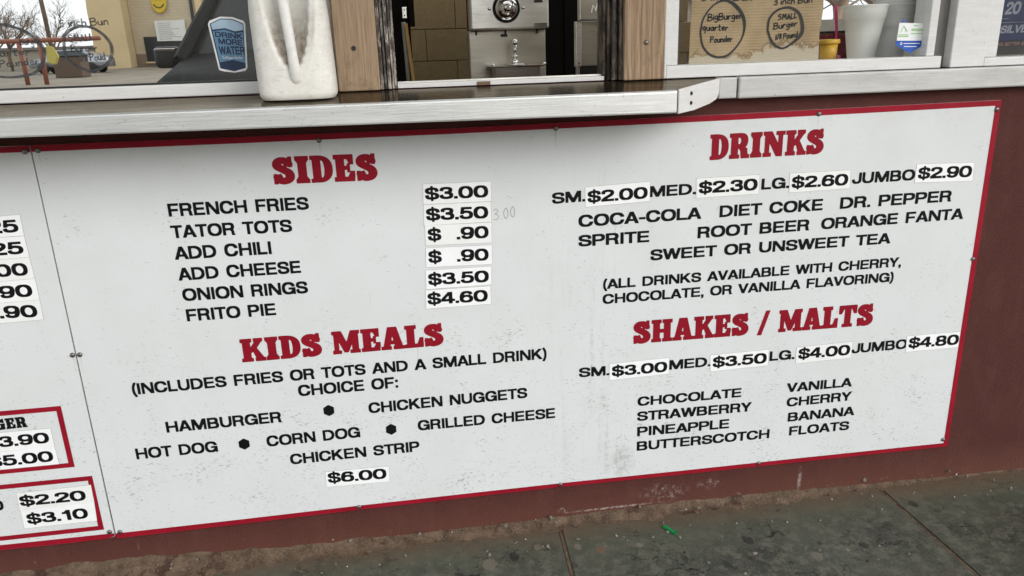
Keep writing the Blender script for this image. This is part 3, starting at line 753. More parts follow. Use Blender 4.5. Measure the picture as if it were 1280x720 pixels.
def inpoly(X, Y, P):
    r = np.zeros(X.shape, bool)
    x0, y0 = P[-1]
    for x1, y1 in P:
        if y0 != y1:
            c = ((Y < y0) != (Y < y1)) & (X < (x1 - x0) * (Y - y0) / (y1 - y0) + x0)
            r ^= c
        x0, y0 = x1, y1
    return r
GC = {}
def glyph(font, ch, g):
    key = (id(font), ch, g)
    if key in GC: return GC[key]
    w, ops, sb = font[ch]
    ss = 4
    x0, x1, y0, y1 = -.12, w + .12, -.30, 1.22
    nx, ny = int((x1 - x0) / g) + 1, int((y1 - y0) / g) + 1
    xs = x0 + (np.arange(nx * ss) + .5) * g / ss; ys = y0 + (np.arange(ny * ss) + .5) * g / ss
    X, Y = np.meshgrid(xs, ys)
    mk = np.zeros(X.shape, bool)
    def fill(P, val):
        P = np.asarray(P, float)
        i0, i1 = np.searchsorted(xs, P[:, 0].min()), np.searchsorted(xs, P[:, 0].max())
        j0, j1 = np.searchsorted(ys, P[:, 1].min()), np.searchsorted(ys, P[:, 1].max())
        sl = (slice(j0, j1 + 1), slice(i0, i1 + 1))
        mk[sl] = np.where(inpoly(X[sl], Y[sl], P), val, mk[sl])
    for o in ops:
        if o[0] == '+': fill(o[1], True)
        elif o[0] == '-': fill(o[1], False)
        else:
            C = catmull(o[1]); T = np.gradient(C, axis=0); T /= np.linalg.norm(T, axis=1)[:, None]
            N = np.stack([-T[:, 1] * o[2] / 2, T[:, 0] * o[3] / 2], 1)
            A, B = C + N, C - N
            for i in range(len(C) - 1):
                e = (C[i + 1] - C[i]) * .04
                fill([A[i] - e * (i > 0), B[i] - e * (i > 0), B[i + 1] + e * (i < len(C) - 2), A[i + 1] + e * (i < len(C) - 2)], True)
    # spread of the cut: heavier strokes, kept inside the cap height
    dh, dv = (.037, .030) if font is H else (.011, .012)
    kx, ky = int(round(dh / g * ss)), int(round(dv / g * ss))
    m2 = mk.copy()
    for k in range(1, kx + 1): m2[:, k:] |= mk[:, :-k]; m2[:, :-k] |= mk[:, k:]
    m3 = m2.copy()
    for k in range(1, ky + 1): m3[k:] |= m2[:-k]; m3[:-k] |= m2[k:]
    mk = m3
    # grid nodes sit at cell corners; the field is the local coverage
    f = mk.reshape(ny, ss, nx, ss).mean((1, 3))
    cx = x0 + (np.arange(nx) + .5) * g; cy = y0 + (np.arange(ny) + .5) * g
    I = f > .5
    V, Fc, vid = [], [], {}
    def vert(k, x, y):
        if k not in vid: vid[k] = len(V); V.append((x, y))
        return vid[k]
    for j in range(ny - 1):
        i = 0
        while i < nx - 1:
            c = (I[j, i], I[j, i + 1], I[j + 1, i + 1], I[j + 1, i])
            if not any(c): i += 1; continue
            if all(c):
                k = i
                while k < nx - 1 and I[j, k] and I[j, k + 1] and I[j + 1, k + 1] and I[j + 1, k]: k += 1
                Fc.append([vert(('c', i, j), cx[i], cy[j]), vert(('c', k, j), cx[k], cy[j]), vert(('c', k, j + 1), cx[k], cy[j + 1]), vert(('c', i, j + 1), cx[i], cy[j + 1])])
                i = k; continue
            cs = [(i, j), (i + 1, j), (i + 1, j + 1), (i, j + 1)]
            poly = []
            for a in range(4):
                p, q = cs[a], cs[(a + 1) % 4]
                if I[p[1], p[0]]: poly.append(vert(('c', p[0], p[1]), cx[p[0]], cy[p[1]]))
                if I[p[1], p[0]] != I[q[1], q[0]]:
                    fp, fq = f[p[1], p[0]], f[q[1], q[0]]
                    t = (.5 - fp) / (fq - fp); k = ('e',) + tuple(sorted([p, q]))
                    poly.append(vert(k, cx[p[0]] + t * (cx[q[0]] - cx[p[0]]), cy[p[1]] + t * (cy[q[1]] - cy[p[1]])))
            if len(poly) > 2: Fc.append(poly)
            i += 1
    V = np.array(V); V[:, 1] = (V[:, 1] + dv) / (1 + 2 * dv)
    GC[key] = (V, Fc, w, sb)
    return GC[key]

def typeset(name, txt, x0, z0, x1, z1, cap, y, mat, parent, font=None, g=1 / 34, label=None, shear=0.0, space=.64):
    font = font or H
    adv, items = 0.0, []
    for k, ch in enumerate(txt):
        if ch == ' ':
            adv += space
            if items and items[-1] != 'gap': items.append('gap')
            continue
        V, Fc, w, sb = glyph(font, ch, g)
        if items: adv += sb
        items.append((adv, V, Fc)); adv += w
        if k < len(txt) - 1: adv += sb
    sx = (x1 - x0) / adv
    sl = (z1 - z0) / (x1 - x0)
    cap *= 1.035
    words = [[]]
    for it_ in items:
        if it_ == 'gap': words.append([])
        else: words[-1].append(it_)
    o = None
    for wd in words:
        if not wd: continue
        VV, FF, n = [], [], 0
        for a, V, Fc in wd:
            X = x0 + (a + V[:, 0]) * sx + shear * V[:, 1] * cap
            Z = z0 + (X - x0) * sl + V[:, 1] * cap
            VV.append(np.stack([X, np.full(len(X), y), Z], 1))
            FF += [[i + n for i in f] for f in Fc]
            n += len(V)
        o = pyd(name, np.concatenate(VV), FF, mat, parent, label=label)
    return o

def ribbon_mesh(paths, width, y):
    """paths in (x, z); each becomes a flat stroke with blunt round ends"""
    V, F = [], []
    for P in paths:
        P = np.asarray(P, float)
        if len(P) < 2: continue
        T = np.gradient(P, axis=0); L = np.linalg.norm(T, axis=1); L[L == 0] = 1; T /= L[:, None]
        N = np.stack([-T[:, 1], T[:, 0]], 1)
        ww = np.full(len(P), width / 2); 
        P = np.concatenate([[P[0] - T[0] * width * .35], P, [P[-1] + T[-1] * width * .35]])
        N = np.concatenate([[N[0]], N, [N[-1]]]); ww = np.concatenate([[width * .25], ww, [width * .25]])
        b = len(V)
        for p, n_, w_ in zip(P, N, ww):
            V.append((p[0] + n_[0] * w_, y, p[1] + n_[1] * w_)); V.append((p[0] - n_[0] * w_, y, p[1] - n_[1] * w_))
        for i in range(len(P) - 1): F.append((b + 2 * i, b + 2 * i + 1, b + 2 * i + 3, b + 2 * i + 2))
    return V, F

HW = {  # handwriting, x-height 1, ascender 1.8
 'B': (1.0, [[(0, 0), (0, 1.7)], [(0, 1.65), (.6, 1.75), (.85, 1.4), (.6, 1.0), (.1, .9)], [(.1, .9), (.75, .85), (1.0, .45), (.6, .02), (-.1, 0)]]),
 'P': (.9, [[(0, 0), (.05, 1.7)], [(0, 1.6), (.6, 1.7), (.85, 1.3), (.55, .9), (.05, .85)]]),
 'S': (.9, [[(.8, 1.5), (.4, 1.7), (.05, 1.4), (.2, 1.1), (.6, .9), (.75, .5), (.5, .1), (0, .1)]]),
 'M': (1.0, [[(0, 0), (.15, 1.6)], [(.15, 1.6), (.5, .6)], [(.5, .6), (.85, 1.6)], [(.85, 1.6), (1.0, 0)]]),
 'A': (.8, [[(0, 0), (.4, 1.6)], [(.4, 1.6), (.8, 0)], [(.15, .6), (.7, .6)]]),
 'L': (.6, [[(.05, 1.6), (.0, .05)], [(.0, .05), (.6, .1)]]),
 'i': (.1, [[(.05, 0), (.05, .95)], [(.05, 1.35), (.06, 1.42)]]),
 'n': (.7, [[(0, 0), (.05, 1.0)], [(.04, .7), (.3, 1.0), (.6, .9), (.65, 0)]]),
 'c': (.6, [[(.6, .85), (.3, 1.0), (.02, .6), (.15, .1), (.6, .12)]]),
 'h': (.7, [[(0, 0), (.05, 1.8)], [(.04, .7), (.35, 1.0), (.6, .8), (.65, 0)]]),
 'u': (.7, [[(0, 1.0), (.02, .3), (.3, 0), (.6, .3), (.65, 1.0)], [(.65, 1.0), (.7, 0)]]),
 'g': (.7, [[(.6, .9), (.3, 1.0), (.02, .6), (.2, .1), (.6, .4)], [(.65, 1.0), (.65, .2), (.6, -.5), (.3, -.7), (.0, -.5)]]),
 'q': (.7, [[(.6, .9), (.3, 1.0), (.02, .6), (.2, .1), (.6, .4)], [(.62, 1.0), (.62, .2), (.6, -.8)]]),
 'e': (.65, [[(.05, .5), (.6, .6), (.45, .98), (.15, .9), (.02, .45), (.2, .05), (.6, .15)]]),
 'r': (.55, [[(0, 0), (.05, 1.0)], [(.05, .6), (.3, .95), (.55, .9)]]),
 'a': (.7, [[(.6, .9), (.3, 1.0), (.02, .5), (.2, .05), (.55, .3), (.62, .95)], [(.62, .95), (.7, 0)]]),
 't': (.55, [[(.25, 1.6), (.25, .2), (.5, .02)], [(0, 1.05), (.55, 1.1)]]),
 'o': (.7, [[(.35, 1.0), (.05, .7), (.1, .15), (.4, .0), (.68, .4), (.6, .9), (.35, 1.0)]]),
 'd': (.75, [[(.6, .85), (.25, .95), (.02, .5), (.2, .05), (.6, .3)], [(.68, 1.8), (.66, .9), (.7, 0)]]),
 'm': (1.0, [[(0, 0), (.05, 1.0)], [(.04, .7), (.3, 1.0), (.5, .8), (.5, 0)], [(.5, .7), (.75, 1.0), (.95, .8), (1.0, 0)]]),
 'l': (.2, [[(.05, 1.7), (.1, 0)]]),
 '1': (.2, [[(.1, 1.6), (.05, 0)]]), '/': (.5, [[(0, 0), (.45, 1.7)]]),
 '8': (.7, [[(.6, 1.4), (.3, 1.65), (.1, 1.3), (.35, .95), (.65, .5), (.4, .05), (.1, .3), (.3, .85), (.6, 1.4)]]),
 '3': (.7, [[(.05, 1.5), (.4, 1.7), (.65, 1.3), (.25, .95)], [(.25, .95), (.7, .6), (.5, .05), (0, .1)]]),
 '5': (.7, [[(.6, 1.65), (.1, 1.6)], [(.1, 1.6), (.05, .95), (.5, 1.0), (.65, .5), (.4, .0), (0, .1)]]),
 '0': (.65, [[(.35, 1.65), (.05, 1.1), (.1, .3), (.35, 0), (.6, .6), (.55, 1.3), (.35, 1.65)]]),
 '.': (.15, [[(.05, 0), (.1, .08)]]),
 'C': (.9, [[(.85, 1.4), (.5, 1.7), (.05, 1.0), (.2, .15), (.6, 0), (.9, .3)]]),
 'W': (1.2, [[(0, 1.7), (.3, 0)], [(.3, 0), (.6, 1.2)], [(.6, 1.2), (.9, 0)], [(.9, 0), (1.2, 1.7)]]),
 'N': (1.0, [[(0, 0), (.1, 1.7)], [(.1, 1.7), (.75, .05)], [(.75, .05), (.95, 1.8)]]),
}
def hand_paths(txt, x0, x1, z0, xh, slope=0.0, jit=0.03, shear=0.0):
    rnd = random.Random(hash(len(txt)) + len(txt) * 7)
    adv, it = 0.0, []
    for ch in txt:
        if ch == ' ': adv += .5; continue
        w, st = HW[ch]
        it.append((adv, st)); adv += w + .28
    sx = (x1 - x0) / (adv - .28)
    out = []
    for a, st in it:
        dz = rnd.uniform(-.1, .1)
        for s in st:
            C = catmull(s, 4) if len(s) > 2 else np.array(s, float)
            X = x0 + (a + C[:, 0] + shear * C[:, 1]) * sx
            out.append(np.stack([X, z0 + (X - x0) * slope + (C[:, 1] + dz) * xh], 1))
    return out
def handwrite(name, lines, width, y, mat, parent, label=None):
    P = []
    for l in lines: P += hand_paths(*l)
    V, F = ribbon_mesh(P, width, y)
    return pyd(name, V, F, mat, parent, label=label)
def ring(name, pts, widths, y, mat, parent, label=None):
    """closed hand-drawn loop through pts with varying pen width"""
    P = pts + pts[:1]
    C = catmull(P, 8); W = np.interp(np.linspace(0, 1, len(C)), np.linspace(0, 1, len(widths)), widths)
    T = np.gradient(C, axis=0); T /= np.linalg.norm(T, axis=1)[:, None]
    N = np.stack([-T[:, 1], T[:, 0]], 1)
    V, F = [], []
    for c, n_, w_ in zip(C, N, W):
        V += [(c[0] + n_[0] * w_ / 2, y, c[1] + n_[1] * w_ / 2), (c[0] - n_[0] * w_ / 2, y, c[1] - n_[1] * w_ / 2)]
    for i in range(len(C) - 1): F.append((2 * i, 2 * i + 1, 2 * i + 3, 2 * i + 2))
    return pyd(name, V, F, mat, parent, label=label)

def screw(parent, x, z, y, r=0.0062, mat=None, name='screw'):
    bm = bmesh.new()
    lathe(bm, [(r, 0.0), (r * 1.0, -0.0016), (r * .78, -0.0034), (r * .35, -0.0042), (.0001, -0.0043)], (x, y, z), 14, 'y')
    return bm_obj(name, bm, mat or SCREW_M, parent, True)

# ------------------------------------------------------------------ the ground
def land():
    ys = [-900, -300, -120, -60, -40, -20, -8, -1.62, 3.6, 30, 300]
    zs = [.9, .9, .88, .85, .55, .2, -.05, -.11, -.11, -.05, .2]
    xs = [-600, -120, -40, -10, 10, 40, 120, 600]
    V = [(x, y, z) for y, z in zip(ys, zs) for x in xs]
    n = len(xs)
    F = [(j * n + i, j * n + i + 1, (j + 1) * n + i + 1, (j + 1) * n + i) for j in range(len(ys) - 1) for i in range(n - 1)]
    o = pyd('ground', V, F, LAND, sm=True); tag(o, kind='structure')
    ys2 = [-58, -40, -20, -8, -1.62]; zs2 = [.824, .554, .204, -.046, -.106]
    V = [(x, y, z) for y, z in zip(ys2, zs2) for x in (-45, -20, 0, 20, 45)]
    F = [(j * 5 + i, j * 5 + i + 1, (j + 1) * 5 + i + 1, (j + 1) * 5 + i) for j in range(4) for i in range(4)]
    o = pyd('parking_lot', V, F, ASPH, sm=True); tag(o, kind='structure')
land()

sidewalk = bpy.data.objects.new('sidewalk', None); COL.objects.link(sidewalk); tag(sidewalk, kind='structure')
cuts = [(-2.9, -2.9), (-1.85, -1.85), (-.83, -.84), (.19, .175), (1.200, 1.12), (2.203, 2.222), (3.2, 3.2), (4.2, 4.2)]
for (a0, a1), (b0, b1) in zip(cuts, cuts[1:]):
    bm = bmesh.new()
    hprism(bm, [(a1 + .003, -1.6), (b1 - .003, -1.6), (b0 - .003, .0), (a0 + .003, .0)], -.12, 0.0)
    ed = [e for e in bm.edges if all(v.co.z > -.01 for v in e.verts)]
    bmesh.ops.bevel(bm, geom=ed, offset=.004, segments=2, affect='EDGES')
    bm_obj('concrete_slab', bm, CONC, sidewalk)
# soil packed in the joints
bm = bmesh.new()
for (a0, a1) in cuts[1:-1]:
    hprism(bm, [(a1 - .0045, -1.6), (a1 + .0045, -1.6), (a0 + .0045, .0), (a0 - .0045, .0)], -.10, -.0022)
tag(bm_obj('joint_soil', bm, DIRT, sidewalk), kind='stuff')

# crust of washed-up soil along the foot of the wall
def crust():
    rnd = random.Random(3)
    nx, ny = 460, 16
    xs = np.linspace(-1.2, 3.4, nx)
    prof = np.interp(xs, [-1.2, -.31, -.14, .04, .3, .52, .74, .97, 1.2, 1.45, 1.69, 1.95, 2.2, 2.7, 3.4],
                     [.03, .046, .056, .056, .034, .028, .028, .024, .024, .028, .032, .024, .014, .007, .006])
    dep = np.interp(xs, [-1.2, -.3, .1, .3, .6, .9, 1.2, 1.45, 1.7, 2.0, 2.2, 2.5, 3.4], [.11, .11, .10, .070, .06, .05, .055, .05, .055, .045, .03, .015, .012])
    ph = [(rnd.uniform(6, 60), rnd.uniform(0, 6.28)) for _ in range(16)]
    V, F = [], []
    for i, x in enumerate(xs):
        w1 = sum(math.sin(k * x + p) / (k ** .7) for k, p in ph)
        w2 = sum(math.sin(k * 2.3 * x + p * 2) / (k ** .6) for k, p in ph)
        h = prof[i] * (1 + .22 * w1); d = dep[i] * (1 + .5 * w2)
        h = max(.004, h); d = max(.010, d * .72)
        for j in range(ny):
            t = j / (ny - 1)
            z = h * (1 - t) ** 1.9 + .0008 * math.sin(x * 190 + j) * (1 - t) + .0010 * math.sin(x * 71 + j * 2.1) * (1 - t)
            if j == ny - 1: z = -.002
            V.append((x, .004 - t * d, z))
    for i in range(nx - 1):
        for j in range(ny - 1):
            a = i * ny + j; F.append((a, a + 1, a + ny + 1, a + ny))
    tag(pyd('dirt', V, F, DIRT, sm=True), kind='stuff')
crust()

def pebbles(name, n, mat, seed, smin, smax):
    rnd = random.Random(seed); bm = bmesh.new()
    for _ in range(n):
        x = rnd.uniform(-.3, 2.7)
        y = -abs(rnd.gauss(.05, .05)) if rnd.random() < .75 else -rnd.uniform(.05, .5)
        s = smin + (smax - smin) * rnd.random() ** 3
        z = max(0, .03 * (1 + y / .06)) if y > -.05 else 0
        m_ = Matrix.Translation((x, y, z + s * .25)) @ Euler((rnd.random() * 3, rnd.random() * 3, rnd.random() * 3)).to_matrix().to_4x4() @ Matrix.Diagonal((s, s * rnd.uniform(.6, .9), s * rnd.uniform(.4, .7), 1))
        r = bmesh.ops.create_icosphere(bm, subdivisions=1, radius=1, matrix=m_)
        for v in r['verts']: v.co += Vector((rnd.uniform(-1, 1), rnd.uniform(-1, 1), rnd.uniform(-1, 1))) * s * .18
    tag(bm_obj(name, bm, mat), kind='stuff')
pebbles('gravel', 170, STONE, 5, .0016, .0075)
pebbles('gravel', 16, STONE, 21, .005, .010)
pebbles('gravel', 90, STONE_W, 9, .0010, .0035)

# small green scrap
scrap = thing('plastic_scrap', 'tiny bent green plastic clip lying on the dark sidewalk', 'litter', (1.504, -.10, .0))
bm = bmesh.new()
c, s_ = math.cos(rad(-58)), math.sin(rad(-58))
def rot(u, v): return (1.504 + u * c - v * s_, -.10 + u * s_ + v * c)
hprism(bm, [rot(-.024, -.006), rot(.020, -.007), rot(.026, -.001), rot(.022, .005), rot(-.020, .007), rot(-.026, .002)], .001, .007)
bmesh.ops.bevel(bm, geom=bm.edges[:], offset=.0015, segments=2, affect='EDGES')
bm_obj('strip', bm, GREEN_SCRAP, scrap)
bm = bmesh.new(); p = rot(.019, -.001); lathe(bm, [(.0028, .0072), (.0018, .0078), (.0006, .0072)], (p[0], p[1], 0), 10)
bm_obj('hole_rim', bm, BLACK, scrap)

# ------------------------------------------------------------------ the snack bar front
diner = thing('snack_bar_building', 'dark maroon stucco snack bar front with white framed windows and open serving hatch', 'building', (.8, .1, 0))
bm = bmesh.new()
bx(bm, -3.0, 5.1, 0.0, .16, -.10, 1.2405)                 # below the windows
bx(bm, -3.0, 5.1, 0.0, .16, 2.15, 2.75)                   # above them
bx(bm, -3.0, -1.25, 0.0, .16, 1.2405, 2.15)
bx(bm, 3.45, 5.1, 0.0, .16, 1.2405, 2.15)
bm_obj('stucco_wall', bm, STUCCO, diner)
bm = bmesh.new()
bx(bm, -3.2, 5.3, -.05, .165, 2.75, 2.9); bx(bm, -3.2, 5.3, 2.85, 3.2, 2.75, 2.9)
bx(bm, -3.2, .45, .165, 2.85, 2.75, 2.9); bx(bm, 4.3, 5.3, .165, 2.85, 2.75, 2.9)
bm_obj('roof', bm, ROOM, diner)                            # unseen opening added over the hatch room to let sky light in
can = thing('canopy', 'flat unseen canopy added over the menu boards to cut light from above', 'canopy', (1, -1.3, 2.6))  # out of view, added to hold back the overhead sky
box('canopy_deck', -3.4, 5.4, -1.2, -.06, 2.72, 2.80, ROOM, can, .01)
box('canopy_fascia', -3.4, 5.4, -1.28, -1.205, 2.62, 2.92, STUCCO, can, .01)
for x in (-3.2, 5.2): box('canopy_post', x - .05, x + .05, -1.15, -1.05, -.02, 2.715, ALU, can, .005)
# rooms behind
bm = bmesh.new()
bx(bm, -3.0, -2.9, .16, 3.1, 0, 2.75); bx(bm, 5.0, 5.1, .16, 3.1, 0, 2.75)
bx(bm, -2.9, 3.25, 3.0, 3.1, 0, 2.75); bx(bm, 3.25, 4.95, 3.0, 3.1, 0, 1.44); bx(bm, 3.25, 4.95, 3.0, 3.1, 2.45, 2.75)
bx(bm, .25, .30, .17, 3.0, 0, 2.75)                        # partition between hatch room and front room
bm_obj('interior_wall', bm, ROOM, diner)
box('interior_floor', -2.9, 5.0, .16, 3.0, -.02, 0.0, FLOOR_M, diner)
# cinder block wall at the back of the hatch room
blk0 = None
for r_ in range(9):
    for c_ in range(6):
        x = .66 + (r_ % 2) * .18 - .18 + c_ * .36
        z = .908 + r_ * .18 - .18
        if blk0 is None:
            bm = bmesh.new(); bx(bm, -.1785, .1785, -.02, .07, -.0885, .0885, .003)
            me = bpy.data.meshes.new('concrete_block'); bmesh.ops.recalc_face_normals(bm, faces=bm.faces[:]); bm.to_mesh(me); bm.free(); me.materials.append(BLOCK); blk0 = me
        o = bpy.data.objects.new('concrete_block', blk0); COL.objects.link(o); o.parent = diner
        o.location = Vector((x + .18, 2.92 + random.uniform(-.002, .002), z + .09)) - diner.location
box('mortar_backing', .30, 2.30, 2.908, 2.999, .7, 2.4, plain('mortar', (.10, .072, .038), .9), diner)

# posts
def post(x0, x1, y0, mat, sx, sz, dark=False):
    bm = bmesh.new(); bx(bm, x0, x1, y0, .13, 1.2425, 2.15, .003)
    o = bm_obj('wood_post', bm, mat, diner)
    if dark:
        bm = bmesh.new(); lathe(bm, [(.0055, 0), (.0055, -.001), (.0035, -.0008)], (sx, y0 - .0005, sz), 14, 'y')
        bm_obj('knot_hole', bm, BLACK, o)
    else: screw(o, sx, sz, y0, .0058)
    return o
post(.692, .789, -.012, WOOD_L, .735, 1.338, True)
post(1.378, 1.480, -.012, WOOD_R, 1.433, 1.330)

# weathered sliding tracks
def fins(name, xs, parent, mat=None):
    bm = bmesh.new()
    for x, w, y0, y1 in xs: bx(bm, x, x + w, y0, y1, 1.2435, 2.15, .001)
    return bm_obj(name, bm, mat or TRACK, parent)
hatch = thing('tmp', '', '') ; bpy.data.objects.remove(hatch)
fins('sliding_track', [(.790, .007, .0, .09), (.799, .006, .012, .09), (.807, .008, .004, .09), (.8165, .005, .02, .09), (.8225, .006, .03, .09)], diner)
fins('sliding_track', [(1.337, .006, .03, .09), (1.3445, .006, .018, .09), (1.352, .008, .004, .09), (1.3615, .006, .014, .09), (1.369, .008, .0, .09)], diner, TRACK_B)
ht = box('hatch_track', .829, 1.3365, .02, .075, 1.2435, 1.2535, WHITE_PAINT, diner, .001)
box('worn_patch', 1.020, 1.052, .0165, .0195, 1.2440, 1.2525, plain('bare_wood_patch', (.16, .10, .06), .8), ht, .0005)
box('track_rail', .829, 1.3365, .045, .049, 1.2540, 1.2580, STEEL, ht, .0005)

def frame_rails(win, rails, mat):
    for r_ in rails: box('frame_rail', *r_, mat, win, .0025)
# left window
wl_ = box('window', -1.25, .69, .072, .080, 2.08, 2.149, WHITE_PAINT, diner); wl_['label'] = 'left window with mirror-like pane and faded marker writing'
frame_rails(wl_, [(-1.25, .517, .016, .07, 1.2440, 1.2720), (.5175, .6905, .016, .07, 1.2440, 2.08), (-1.25, -1.20, .016, .07, 1.2725, 2.08), (-1.1995, .517, .018, .069, 2.03, 2.08)], WHITE_PAINT)
box('gasket', -1.1995, .517, .034, .040, 1.2722, 1.2765, BLACK, wl_, .0003)
pyd('glass_pane', [(-1.20, .041, 1.272), (.518, .041, 1.272), (.518, .041, 2.03), (-1.20, .041, 2.03)], [(0, 1, 2, 3)], GL_L, wl_)
# right window
wr_ = box('window', 1.4825, 2.2535, .072, .080, 2.08, 2.149, WHITE_PAINT, diner); wr_['label'] = 'right window with clear pane in a white frame'
frame_rails(wr_, [(1.4815, 1.488, -.004, .07, 1.2425, 2.149), (1.4885, 1.5195, .004, .07, 1.2730, 2.149), (1.4885, 2.232, -.002, .07, 1.2425, 1.2725), (2.1905, 2.214, .004, .07, 1.2730, 2.149), (1.52, 2.19, .005, .069, 2.08, 2.1)], WHITE_PAINT)
box('side_channel', 2.2155, 2.2545, .022, .07, 1.2430, 2.149, plain('grey_channel', (.16, .15, .14), .6), wr_, .001)
box('inner_channel', 2.226, 2.240, .072, .10, 1.2730, 2.08, plain('dark_grey_channel', (.10, .11, .11), .5), wr_, .001)
pyd('glass_pane', [(1.5195, .030, 1.2725), (2.1905, .030, 1.2725), (2.1905, .030, 2.08), (1.5195, .030, 2.08)], [(0, 1, 2, 3)], GL_R, wr_)
box('white_post', 2.2550, 2.3530, -.006, .13, 1.2425, 2.15, WHITE_PAINT, diner, .003)
# third window with the poster
w3 = box('window', 2.3535, 3.4, .072, .080, 2.08, 2.149, WHITE_PAINT, diner); w3['label'] = 'window at the right edge with dark poster behind the glass'
frame_rails(w3, [(2.3535, 3.449, -.005, .07, 1.2425, 1.2640), (2.3535, 2.391, .000, .07, 1.2645, 2.149), (3.40, 3.449, .000, .07, 1.2645, 2.149)], WHITE_PAINT)
pyd('glass_pane', [(2.39, .034, 1.264), (3.40, .034, 1.264), (3.40, .034, 2.10), (2.39, .034, 2.10)], [(0, 1, 2, 3)], GL_P, w3)
# sill strip of the right-hand windows
box('sill_strip', 1.6150, 1.6625, -.031, .0, 1.1900, 1.2405, SILL, diner, .003)
box('sill_strip', 1.6665, 3.45, -.033, .0, 1.1885, 1.2410, SILL, diner, .004)
box('interior_shelf', 1.49, 2.25, .082, .34, 1.245, 1.2655, WHITE_PAINT, diner)

# ------------------------------------------------------------------ serving ledge
ledge = thing('serving_ledge', 'long scuffed metal serving shelf jutting out above the white menu boards', 'ledge', (.5, -.1, 1.2))
V = [(-1.6, -.200, 1.2265), (1.446, -.200, 1.2250), (1.6120, -.034, 1.2380), (1.6120, -.001, 1.2405), (-1.6, -.001, 1.2430),
     (-1.6, .015, 1.2440), (1.4775, .015, 1.2425)]
bm = bmesh.new()
for nm, off in (('t', 0), ('b', -.004)):
    pass
top = [bm.verts.new(v) for v in V[:5]]; bot = [bm.verts.new((v[0], v[1], v[2] - .004)) for v in V[:5]]
bm.faces.new(top); bm.faces.new(bot[::-1])
for i in range(5): bm.faces.new((top[i], bot[i], bot[(i + 1) % 5], top[(i + 1) % 5]))
bm_obj('shelf_top', bm, STEEL_TOP, ledge)
bm = bmesh.new()                                            # rolled front edge: apron with rounded nose
prof = [(-.1985, .0012), (-.2015, .0002), (-.2035, -.002), (-.2040, -.0045)]
zl = lambda x: 1.2265 - .0015 * (x + 1.6) / 3.046
zb = lambda x: 1.1885 - .0125 * (x + .1) / 1.55
xs = np.linspace(-1.6, 1.4445, 60)
rows = []
rnd = random.Random(12)
for x in xs:
    w_ = .0005 * math.sin(x * 9) + .0004 * math.sin(x * 23 + 1)
    ring_ = [(x, y + w_, zl(x) + dz) for y, dz in prof] + [(x, -.2040 + w_, zb(x) + .003), (x, -.2030 + w_, zb(x)), (x, -.185, zb(x) + .001), (x, -.185, zb(x) + .004)]
    rows.append([bm.verts.new(p_) for p_ in ring_])
for a, b in zip(rows, rows[1:]):
    for i in range(len(a) - 1): bm.faces.new((a[i], b[i], b[i + 1], a[i + 1]))
bm_obj('apron', bm, ALU, ledge, False)
bm = bmesh.new()                                            # folded end cap
def pl(t, z, o=0.0):                                       # along the mitred end
    nx_, ny_ = .7071, -.7071
    return (1.4475 + (1.6130 - 1.4475) * t + nx_ * o, -.2015 + (.169) * t + ny_ * o, z)
outl = [(0, 1.1740), (.35, 1.1755), (.75, 1.1835), (.93, 1.1905), (.98, 1.199), (1.0, 1.212), (1.0, 1.2400), (0, 1.2275)]
f0 = [bm.verts.new(pl(t, z, .003)) for t, z in outl]; f1 = [bm.verts.new(pl(t, z, -.001)) for t, z in outl]
bm.faces.new(f0); bm.faces.new(f1[::-1])
for i in range(len(outl)): bm.faces.new((f0[i], f1[i], f1[(i + 1) % len(outl)], f0[(i + 1) % len(outl)]))
bmesh.ops.bevel(bm, geom=[e for e in bm.edges if e.calc_length() > .01], offset=.001, segments=2, affect='EDGES')
cap_ = bm_obj('end_cap', bm, WHITE_PAINT, ledge)
for z in (1.2150, 1.1935):
    bm = bmesh.new(); p = pl(.27, z, .003)
    lathe(bm, [(.0045, 0), (.0045, -.002), (.003, -.0035), (.0001, -.0037)], (0, 0, 0), 12, 'y')
    bmesh.ops.rotate(bm, verts=bm.verts[:], cent=(0, 0, 0), matrix=Matrix.Rotation(rad(45), 3, 'Z'))
    bmesh.ops.translate(bm, verts=bm.verts[:], vec=p)
    bm_obj('bolt', bm, BOLT, cap_, True)
bm = bmesh.new()
for x in (-1.0, .1, 1.15):
    bx(bm, x - .015, x + .015, -.18, -.001, 1.208, 1.2215); bx(bm, x - .015, x + .015, -.010, -.0005, 1.165, 1.2075)
bm_obj('support_bracket', bm, DARK, ledge)

# ------------------------------------------------------------------ menu boards
YB = -.0062
board = thing('menu_board', 'large white menu board with red rim listing sides, kids meals, drinks and shakes', 'menu board', (1.2, 0, .115))
TO = [(-.0000, 1.1524), (.4912, 1.1491), (.9422, 1.1464), (1.1953, 1.1480), (1.6346, 1.1493), (2.0741, 1.1518), (2.4210, 1.1535)]
TI = [(.0000, 1.1375), (.4893, 1.1345), (.9415, 1.1332), (1.2, 1.1336), (1.6354, 1.1343), (2.076, 1.1364), (2.4045, 1.1391)]
BO = [(.0005, .1150), (.3167, .1172), (.635, .1210), (.9747, .1223), (1.2061, .1232), (1.5655, .1200), (1.9409, .1183), (2.4210, .1161)]
BI = [(.0005, .1305), (.3186, .1315), (.6361, .1342), (.9753, .1352), (1.2062, .1354), (1.565, .133), (1.9397, .1319), (2.4055, .1292)]
bm = bmesh.new(); prism(bm, BO + TO[::-1], YB, -.0015)
bm_obj('sheet', bm, BOARD, board)
def strip(name, A_, B_, y, mat, parent, th=.0004):
    bm = bmesh.new()
    a = [bm.verts.new((x, y, z)) for x, z in A_]; b = [bm.verts.new((x, y, z)) for x, z in B_]
    if len(a) == len(b):
        for i in range(len(a) - 1): bm.faces.new((a[i], a[i + 1], b[i + 1], b[i]))
    return bm_obj(name, bm, mat, parent)
